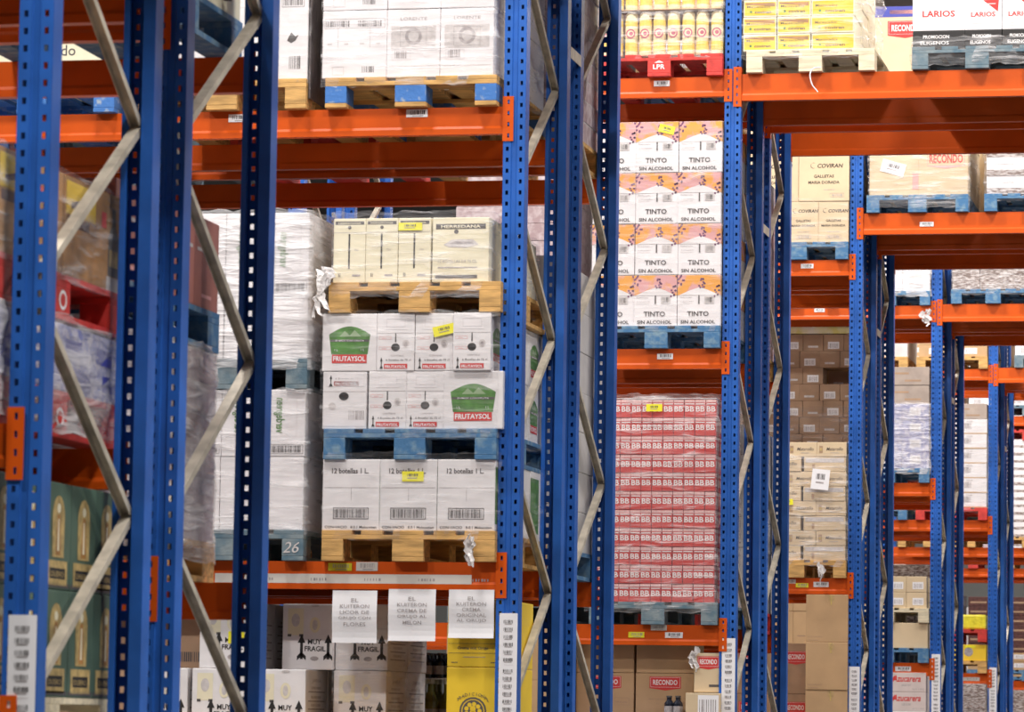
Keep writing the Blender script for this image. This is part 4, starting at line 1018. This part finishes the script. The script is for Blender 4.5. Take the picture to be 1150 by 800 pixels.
# (two cartons missing leave the dark recess)
for c in (3, 4): put(cbr2, 'carton', -3.705-.168*(4-c), Yr+.35, 2.748+PH+11*.137, f'small brown carton set back in dark recess, {("left", "right")[c-3]}, fourth row rear rack', 'box', 'small brown cartons of the rear rack')
o = MB().quadbox(-.42, .42, 0, .9, 0, .06, mat('yellow_film_pack', (.80, .72, .22), .3, nscale=10, col2=(.85, .82, .66), bump=.5, bscale=20), .01).build('pack', None, (-4.05, Yr+.03, 2.748+PH+14*.137+.005)); tag(o, 'yellowish wrapped flat pack on top of the small brown cartons', 'pack')
core(-4.42, -3.63, Yr+.32, Yr+1.15, 2.748+PH, 2.748+PH+11*.137, 'small brown cartons'); core(-4.42, -3.63, Yr+.66, Yr+1.15, 2.748+PH+11*.137+.002, 4.79, 'upper small brown cartons')
f_ = film(-4.45, -3.64, Yr+.01, Yr+.33, 2.84, 4.2, 'thin film hanging around small brown cartons, rear rack of fourth row', FILML, .012, 19)
# low shelf
z = 1.30
pallet(xr, Y, z, WOOD, 'raw wooden pallet under tall kraft cartons, fourth row low shelf', detail=False)
def fn_tall(b, w, h):
    b.text('ENVASES', w*.22, h*.10, .010, KRAFTD, w*.35); b.rect(w*.04, h*.04, w*.3, h*.05, KRAFTD)
    for k in range(7): b.text('FRAGIL'[k % 6], w*.6, h*(.78+.03*k), .008, YST)
    b.rect(w*.54, h*.78, w*.67, h*.785, GOLD); b.bars(w*.54, h*.85, w*.67, h*.99, GOLD, 6, 3)
ctl = carton(.33, .38, .372, KRAFT, fn=fn_tall)
for r in range(3): put(ctl, 'carton', -3.75, Y+.02, z+PH+.06+r*.3735, f'tall kraft carton, {lay(3, r)} of three, below tan stack in fourth row', 'box', 'tall kraft cartons')
o = MB().quadbox(-.16, .16, 0, .38, 0, .058, KRAFT, .003).build('carton', None, (-3.75, Y+.02, z+PH+.0005)); tag(o, 'flat kraft carton under three tall ones, fourth row', 'box')
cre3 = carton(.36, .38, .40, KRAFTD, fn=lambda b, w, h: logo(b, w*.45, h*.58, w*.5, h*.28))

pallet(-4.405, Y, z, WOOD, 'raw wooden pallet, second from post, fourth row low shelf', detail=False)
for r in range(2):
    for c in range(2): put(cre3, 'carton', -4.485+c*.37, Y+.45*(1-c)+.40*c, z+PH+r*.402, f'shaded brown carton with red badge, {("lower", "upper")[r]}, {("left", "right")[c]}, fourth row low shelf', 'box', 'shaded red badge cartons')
# passage load
pallet(-2.655, Y, 5.632, PBLUE, 'blue pallet wrapped in white film under big kraft cartons, fourth row')
def fn_rb(b, w, h):
    b.rect(w*.5, 0, w*.502, h, KRAFT); b.frame(w*.59, h*.50, w*.97, h*.76, .004, PINK); b.pr([(w*.59, h*.50), (w*.78, h*.45), (w*.97, h*.50)], PINK).up(); b.text('RECONDO', w*.78, h*.55, .07, RED, w*.34, True); b.rect(w*.44, h*.10, w*.50, h*.38, PINK)
crb_ = carton(.775, 1.1, .46, KRAFTL, fn=fn_rb)
crb2 = carton(.775, 1.1, .44, KRAFTL, fn=lambda b, w, h: (logo(b, w*.55, h*.35, w*.35, h*.35, 'RECONDO'), b.rect(0, h*.85, w*.9, h, BLUEI)))
o = put(crb_, 'carton', -3.05, Y+.03, 5.632+PH, 'big pale kraft carton with white label over the passage', 'box'); sticker(o, -.20, .22, .19, .10, PAPER, .28)
put(crb2, 'carton', -3.05, Y+.03, 5.632+PH+.461, 'big kraft carton above the white labelled one, fourth row', 'box')
crb3 = carton(.775, 1.1, .61, KRAFTL, fn=lambda b, w, h: (logo(b, w*.18, h*.58, w*.36, h*.24), b.rect(0, h*.86, w, h, BLUEI), b.rect(w*.2, h*.9, w*.5, h*.95, PINK)))
put(crb3, 'carton', -3.05, Y+.03, 5.632+PH+.903, 'wide kraft carton with red badge, topmost of kraft load, seen through gap', 'box')
film(-3.44, -2.66, Y+.01, Y+1.17, 5.67, 6.10, 'white-edged clear film around the big kraft carton', FILM, .02, 20, .015)
pallet(-1.73, Y, 5.632, PBLUE, 'blue pallet under white layered packs over the passage, fourth row')
def fn_wp(b, w, h): b.rect(0, 0, w, h*.33, SILVERY); b.up(); b.text('Cosecha', w*.35, h*.60, .024, PALE, w*.4)
cwp = carton(.385, .55, .145, WHITE2, fn=fn_wp)
grid(cwp, 'pack', -1.74, Y+.03, 5.632+PH, 2, 5, .388, .146, .55, 'white layered pack over the passage', 'fourth row', 'white layered packs', 'pack', nd=2)
film(-2.53, -1.735, Y+.02, Y+1.17, 5.72, 6.5, 'brownish clear film around white layered packs over the passage', FILM, .015, 21)

# ------------------------------------------------------------------ farther rows, by the same carton and pallet builders
cwl = carton(.26, .38, .20, WHITE2, bar=[(.25, .12, .75, .4, GREY)], txt=[('LECHE', .5, .6, .03, PALE)])
clb = carton(.26, .38, .153, LILAC, lab=(.3, .3, .7, .8)); cgb = carton(.39, .55, .175, mat('grey_brown_board', (.42, .34, .29), .7, noise=.15), rect=[(.1, .6, .5, .7, KRAFTD), (.4, .2, .8, .3, KRAFTD)])
cdk = carton(.26, .38, .118, MAROON, rect=[(.1, .3, .9, .5, KRAFTD)]); cdk2 = carton(.26, .38, .14, SILVERY)
ctan = carton(.19, .38, .15, KRAFTL, lab=(.3, .2, .85, .65)); ctn2 = carton(.39, .55, .11, KRAFT, lab=(.5, .3, .9, .8)); cylw = carton(.39, .55, .18, YELB, fn=lambda b, w, h: (b.disc(w*.5, h*.55, .05, GREY), b.rect(w*.4, h*.8, w*.7, h*.95, YST)))
cwb = carton(.39, .38, .165, WHITE, bar=[(.35, .35, .55, .75, GREY)], txt=[('AGUA', .5, .8, .018, GREY)], rect=[(0, .0, 1, .08, KRAFT)])
cwb2 = carton(.39, .38, .095, WHITE2, rect=[(0, .0, 1, .35, SILVERY)])
def rload(k, f, z, xr, pm, me, nc, nr, w, h, d, look, wh, plab, fm=None, cat='box', nd=1, z0=None):
    y = RY(k)-.05 if f == 0 else RY(k)+F2Y-.04
    if pm: pallet(xr, y, z, pm, plab, detail=(k <= 4 and f == 0))
    zz = z+PH if z0 is None else z0
    grid(me, 'carton' if cat == 'box' else cat, xr-.005, y+.02, zz, nc, nr, w, h, d, look, wh, f'{look}s, {wh}', cat, nd=nd)
    if fm: film(xr-nc*w-.01, xr-.002, y+.01, y+1.1, zz-.05, zz+nr*h+.01, f'clear film around {look}s, {wh}', fm, .014, int(k*10+z), .012)
    return zz+nr*h
# fifth row (k=4)
rload(4, 0, 5.62, xr, PBLUE, cwl, 3, 3, .262, .2015, .38, 'white wrapped carton', 'fifth row top shelf', 'blue pallet under white wrapped cartons, fifth row top shelf', FILMH)
t = rload(4, 0, 3.915, xr, PBLUE, clb, 3, 4, .262, .154, .38, 'lilac-blue pack', 'fifth row middle shelf', 'blue pallet under lilac-blue packs, fifth row middle shelf', FILMH, 'pack')
grid(cgb, 'carton', xr-.005, RY(4)-.03, t+.002, 2, 2, .392, .18, .55, 'grey-brown carton', 'on lilac-blue packs, fifth row', 'grey-brown cartons above the lilac-blue packs', nd=2)
rload(4, 0, 2.20, xr, PBLUE, carton(.78, 1.1, .24, KRAFTL), 1, 1, .79, .24, 1.1, 'wide pale kraft carton', 'fifth row lower shelf', 'blue pallet under wide kraft carton, fifth row lower shelf', nd=1)
pallet(xr, RY(4)-.05, 2.58, WOODP, 'pale wooden pallet on the wide kraft carton, fifth row')
grid(ctan, 'carton', xr-.02, RY(4)-.03, 2.58+PH, 4, 2, .193, .152, .38, 'small tan carton with white label', 'fifth row lower shelf', 'small tan labelled cartons', nd=1)
def fn_az(b, w, h): b.text('Azucarera', w*.5, h*.52, .062, RED, w*.72, True, slant=.2); b.pr([(w*.1, h*.6), (w*.2, h*.86), (w*.24, h*.6)], RED); b.text('azucar', w*.5, h*.3, .02, GREY, w*.25); b.text('16 X 1 KG', w*.8, h*.1, .015, GREY, w*.3)
caz = carton(.37, .38, .182, mat('pinkish_board', (.66, .56, .53), .65, noise=.06), fn=fn_az); caw = carton(.37, .38, .2, WHITE2, fn=fn_az)
pallet(xr, RY(4)-.05, 1.2, WOOD, 'raw wooden pallet under sugar cartons, fifth row low shelf', detail=False)
for r, (me, hh, nm) in enumerate(((caw, .2, 'white'), (caw, .2, 'white'), (caz, .183, 'pinkish'), (caz, .183, 'pinkish'))):
    for c in range(2): put(me, 'carton', -4.19+c*.38, RY(4)-.02, 1.2+PH+(0, .201, .402, .586)[r], f'{nm} sugar carton, {lay(4, r)} layer, {("left", "right")[c]}, fifth row low shelf', 'box', 'sugar cartons')
rload(4, 0, 5.632, -2.60, PBLUE, cdk2, 3, 3, .262, .141, .38, 'brown silvery wrapped pack', 'over the passage, fifth row', 'dark blue pallet under silvery packs over passage, fifth row', FILM, 'pack')
rload(4, 0, 5.632, -1.72, WOOD, cwl, 3, 2, .262, .2015, .38, 'white carton', 'over the passage right, fifth row', 'wooden pallet over the passage right, fifth row')
# sixth row (k=5)
rload(5, 0, 5.62, xr, WOOD, carton(.38, .55, .13, KRAFT, lab=(.3, .25, .7, .75)), 2, 4, .385, .132, .55, 'kraft carton with white label', 'sixth row top shelf', 'raw pallet under kraft labelled cartons, sixth row top shelf')
t = rload(5, 0, 3.915, xr, PRED, cwb, 2, 6, .392, .166, .38, 'white carton with brown base stripe', 'sixth row middle shelf', 'red pallet under white cartons, sixth row middle shelf', FILML)
grid(cgb, 'carton', xr-.005, RY(5)-.03, t+.002, 2, 1, .392, .18, .55, 'grey-brown carton', 'topping white cartons, sixth row', 'grey-brown cartons topping the white ones', nd=1)
rload(5, 0, 2.20, xr, WOOD, cylw, 2, 1, .392, .181, .55, 'yellow carton with round mark', 'sixth row lower shelf', 'raw pallet under yellow cartons, sixth row lower shelf', nd=1)
pallet(xr, RY(5)-.05, 2.55, PRED, 'red pallet on yellow cartons, sixth row lower shelf')
ybag = mat('bright_yellow_film', (.85, .75, .05), .25, bump=.6, bscale=25, noise=.15, nscale=20)
o = MB().quadbox(-.39, .39, 0, 1.1, 0, .165, ybag, .02).build('pack', None, (xr-.4, RY(5)-.03, 2.55+PH+.001)); tag(o, 'bright yellow wrapped flat load on the red pallet, sixth row', 'pack')
rload(5, 0, 1.1, xr, WOOD, cdk2, 3, 6, .262, .141, .38, 'brown silvery pack', 'sixth row low shelf', 'raw pallet under silvery packs, sixth row low shelf', FILML, 'pack')
rload(5, 0, 5.632, -2.50, PGREY, cwl, 3, 3, .262, .2015, .38, 'white carton', 'over the passage, sixth row', 'weathered pallet over the passage, sixth row')
# seventh, eighth
for k in (6, 7):
    n = ROWN[k]
    rload(k, 0, 5.62, xr, PGREY, cwl, 3, 4, .262, .2015, .38, 'white carton', f'{n} row top shelf', f'dark pallet, {n} row top shelf')
    rload(k, 0, 3.915, xr, WOOD, cwb2, 2, 13, .392, .096, .38, 'white layered pack', f'{n} row middle shelf', f'raw pallet added for shade, {n} row middle shelf', None, 'pack', nd=1)
    pallet(xr, RY(k)-.05, 3.915+PH+13*.096+.003, PRED, f'red pallet topping white layered packs, {n} row', detail=False)
    rload(k, 0, 2.20, xr, PBLUE, ctn2, 2, 2, .392, .111, .55, 'tan flat carton', f'{n} row lower shelf', f'blue pallet under tan cartons, {n} row lower shelf', nd=1)
    rload(k, 0, 2.20, xr, None, cdk, 3, 6, .262, .119, .38, 'dark maroon crate', f'{n} row lower shelf', '', None, 'crate', nd=1, z0=2.20+PH+.225)
    rload(k, 0, 1.1, xr, WOOD, cdk2, 3, 6, .262, .141, .38, 'brown silvery pack', f'{n} row low shelf', f'raw pallet added for shade, {n} row low shelf', None, 'pack', nd=1)
# second and third positions and rear racks: glimpsed between posts
gen = [(cpk, 2, .392, .109, .39, 'mauve wrapped pack'), (carton(.39, .55, .2, GREYB), 2, .392, .201, .55, 'grey-white carton'), (cgb, 2, .392, .18, .55, 'grey-brown carton'), (ckk, 2, .393, .342, .57, 'kraft carton'), (cwl, 3, .262, .2015, .38, 'white carton'), (cdk2, 3, .262, .141, .38, 'silvery pack'), (ctn2, 2, .392, .111, .55, 'tan flat carton')]
gi = 0
for (k, f, z, xrr, tall) in ((1, 1, 4.37, -3.60, 1.0), (1, 1, 2.303, -3.60, 1.5), (1, 1, 2.303, -4.5, 1.5), (1, 1, 4.37, -4.5, 1.0), (1, 1, 4.37, -5.4, 1.0), (1, 1, 2.303, -5.4, 1.4),
        (2, 1, 5.62, -3.60, 1.0), (2, 1, 3.913, -3.60, 1.3), (2, 1, 2.20, -3.60, 1.3), (2, 0, 2.20, -4.50, 1.2), (2, 0, 3.913, -4.50, 1.3), (2, 0, 5.62, -4.50, .9),
        (3, 0, 2.748, -4.5, 1.6), (3, 0, 5.265, -4.5, 1.2), (3, 1, 5.265, -3.6, 1.0),
        (4, 0, 3.915, -4.5, 1.3), (4, 0, 5.62, -4.5, 1.0), (4, 0, 2.20, -4.5, 1.0), (4, 1, 3.915, -3.6, 1.2), (4, 1, 2.2, -3.6, .9), (4, 1, 5.62, -3.6, .9),
        (5, 0, 3.915, -4.5, 1.2), (5, 0, 5.62, -4.5, 1.0), (5, 0, 2.20, -4.5, 1.2), (5, 1, 3.915, -3.6, 1.1),
        (6, 0, 3.915, -4.5, 1.2), (6, 0, 2.20, -4.5, 1.0), (6, 0, 5.62, -4.5, 1.0), (7, 0, 3.915, -4.5, 1.2), (7, 0, 2.2, -4.5, 1.2)):
    me, nc, w_, h_, d_, look = gen[0 if (k, f, z) == (2, 0, 3.913) else gi % 7]; pm = (WOOD, PBLUE, WOOD, PRED, PGREY)[gi % 5]
    wh = f'{ROWN[k]} row {("front", "rear")[f]} rack, {("lower", "middle", "high")[0 if z < 3 else 1 if z < 4.5 else 2]} shelf, {("beside post", "second", "third")[round((-3.6-xrr)/.9)]}'
    rload(k, f, z, xrr, pm, me, nc, max(2, int(tall/h_)), w_, h_, d_, look, wh, f'pallet under {look}s, {wh}', None, 'box', nd=3 if k < 3 and xrr > -4 else 1); gi += 1
# loads added over the passage, out of view, to shade the beams below
cov_ = carton(.78, 1.1, .55, KRAFTL)
for k in range(7):
    n = ROWN[k]
    for f in (0, 1):
        y = RY(k)-.05 if f == 0 else RY(k)+F2Y-.04
        spots = {2: (-.80, .09), 3: (-.82, .09)}.get(k, (-.80, .09)) if f == 0 else ((-1.62, -.76, .09) if k == 2 else (-2.62, -1.72, -.82, .09) if k == 3 else (-2.65, -1.75, -.84, .09))
        if f == 0 and k in (0, 1, 6): spots = (-2.65, -1.75, -.84, .09)
        if f == 0 and k == 2: spots = (-.76, .09)
        for q, xq in enumerate(spots):
            wh = f'{n} row {("front", "rear")[f]} rack over the passage, {ORD[q]} from left'
            pallet(xq, y, 5.632, WOOD, f'raw pallet added for shade, {wh}', detail=False)
            put(cov_, 'carton', xq-.4, y+.03, 5.632+PH, f'pale kraft carton added for shade, {wh}', 'box')

# scraps of film
def scrap(x, y, z, w_, h_, label, sd):
    r = random.Random(sd); vs = []; fs = []
    for q in range(5):
        n = 9; ph = r.uniform(0, 6); cx = r.uniform(-.25, .25)*w_; top = h_*(.5-r.uniform(0, .25)); ln = h_*r.uniform(.45, 1.0); b0 = len(vs)
        for j in range(n+1):
            t = j/n; px = cx+w_*.25*math.sin(t*5+ph)+r.uniform(-.08, .08)*w_; pz = top-ln*t; hw = w_*(.10+.28*math.sin(PI*min(1, t+.15)))*r.uniform(.5, 1.1); an = ph+t*4
            for e in (-1, 0, 1): vs.append((px+e*hw*math.cos(an*.5), e*hw*.5*math.sin(an)+(.006 if e == 0 else 0)-.004*q, pz+e*r.uniform(-.1, .1)*w_))
        for j in range(n):
            for e in (0, 1): k_ = b0+j*3+e; fs.append((k_, k_+1, k_+4, k_+3))
    me = bpy.data.meshes.new('film_scrap'); me.from_pydata(vs, [], fs); me.update(); me.materials.append(SCR)
    o = bpy.data.objects.new('film_scrap', me); COL.objects.link(o); o.location = (x, y, z)
    md = o.modifiers.new('s', 'SOLIDIFY'); md.thickness = .0012; tag(o, label, 'film scrap')
SCR = mat('crumpled_white_film', (.80, .77, .76), .3, bump=.8, bscale=60)
scrap(-3.705, RY(1)-.064, 2.345, .05, .17, 'twisted white film scrap hanging from wooden pallet over the beam', 1)
scrap(-4.405, RY(1)-.075, 3.53, .09, .22, 'bunched white film scrap at left corner of the upper wooden pallet', 2)
scrap(-3.63, RY(4)-.015, 5.52, .11, .15, 'torn film scrap on orange beam, fifth row top shelf', 3)
scrap(-3.79, RY(3)-.064, 2.78, .05, .18, 'white film tail hanging from tan stack over the beam', 4)
scrap(-3.755, RY(2)-.0, 2.00, .07, .13, 'crumpled film tail in front of the pale kraft badge carton', 5)

KINDS = (('FRAGIL', 'fragile_carton'), ('fruit juice', 'juice_carton'), ('12 botellas', 'bottle_carton'), ('TINTO', 'wine_carton'), ('gin carton', 'gin_carton'), ('PROMOCION', 'gin_carton'), ('mauve', 'wrapped_pack'), ('silvery pack', 'wrapped_pack'), ('yellow carton', 'yellow_carton'), ('amber', 'amber_carton'), ('red-brown', 'red_brown_carton'), ('badge', 'badged_carton'), ('biscuit', 'biscuit_carton'), ('sweets', 'sweets_carton'),
         ('sugar', 'sugar_carton'), ('green case', 'bottle_case'), ('yellow case', 'liqueur_case'), ('small brown', 'small_brown_carton'), ('small tan', 'small_tan_carton'), ('tan ', 'tan_carton'), ('cream', 'cream_carton'),
         ('grey-brown', 'grey_brown_carton'), ('grey-white', 'grey_white_carton'), ('white wrapped', 'wrapped_white_carton'), ('white carton with brown', 'striped_white_carton'), ('white', 'white_carton'), ('kraft', 'kraft_carton'))
for o in list(COL.objects):
    if o.name.split('.')[0] == 'carton' and o.get('label'):
        for kw, nm in KINDS:
            if kw in o['label']: o.name = nm; break
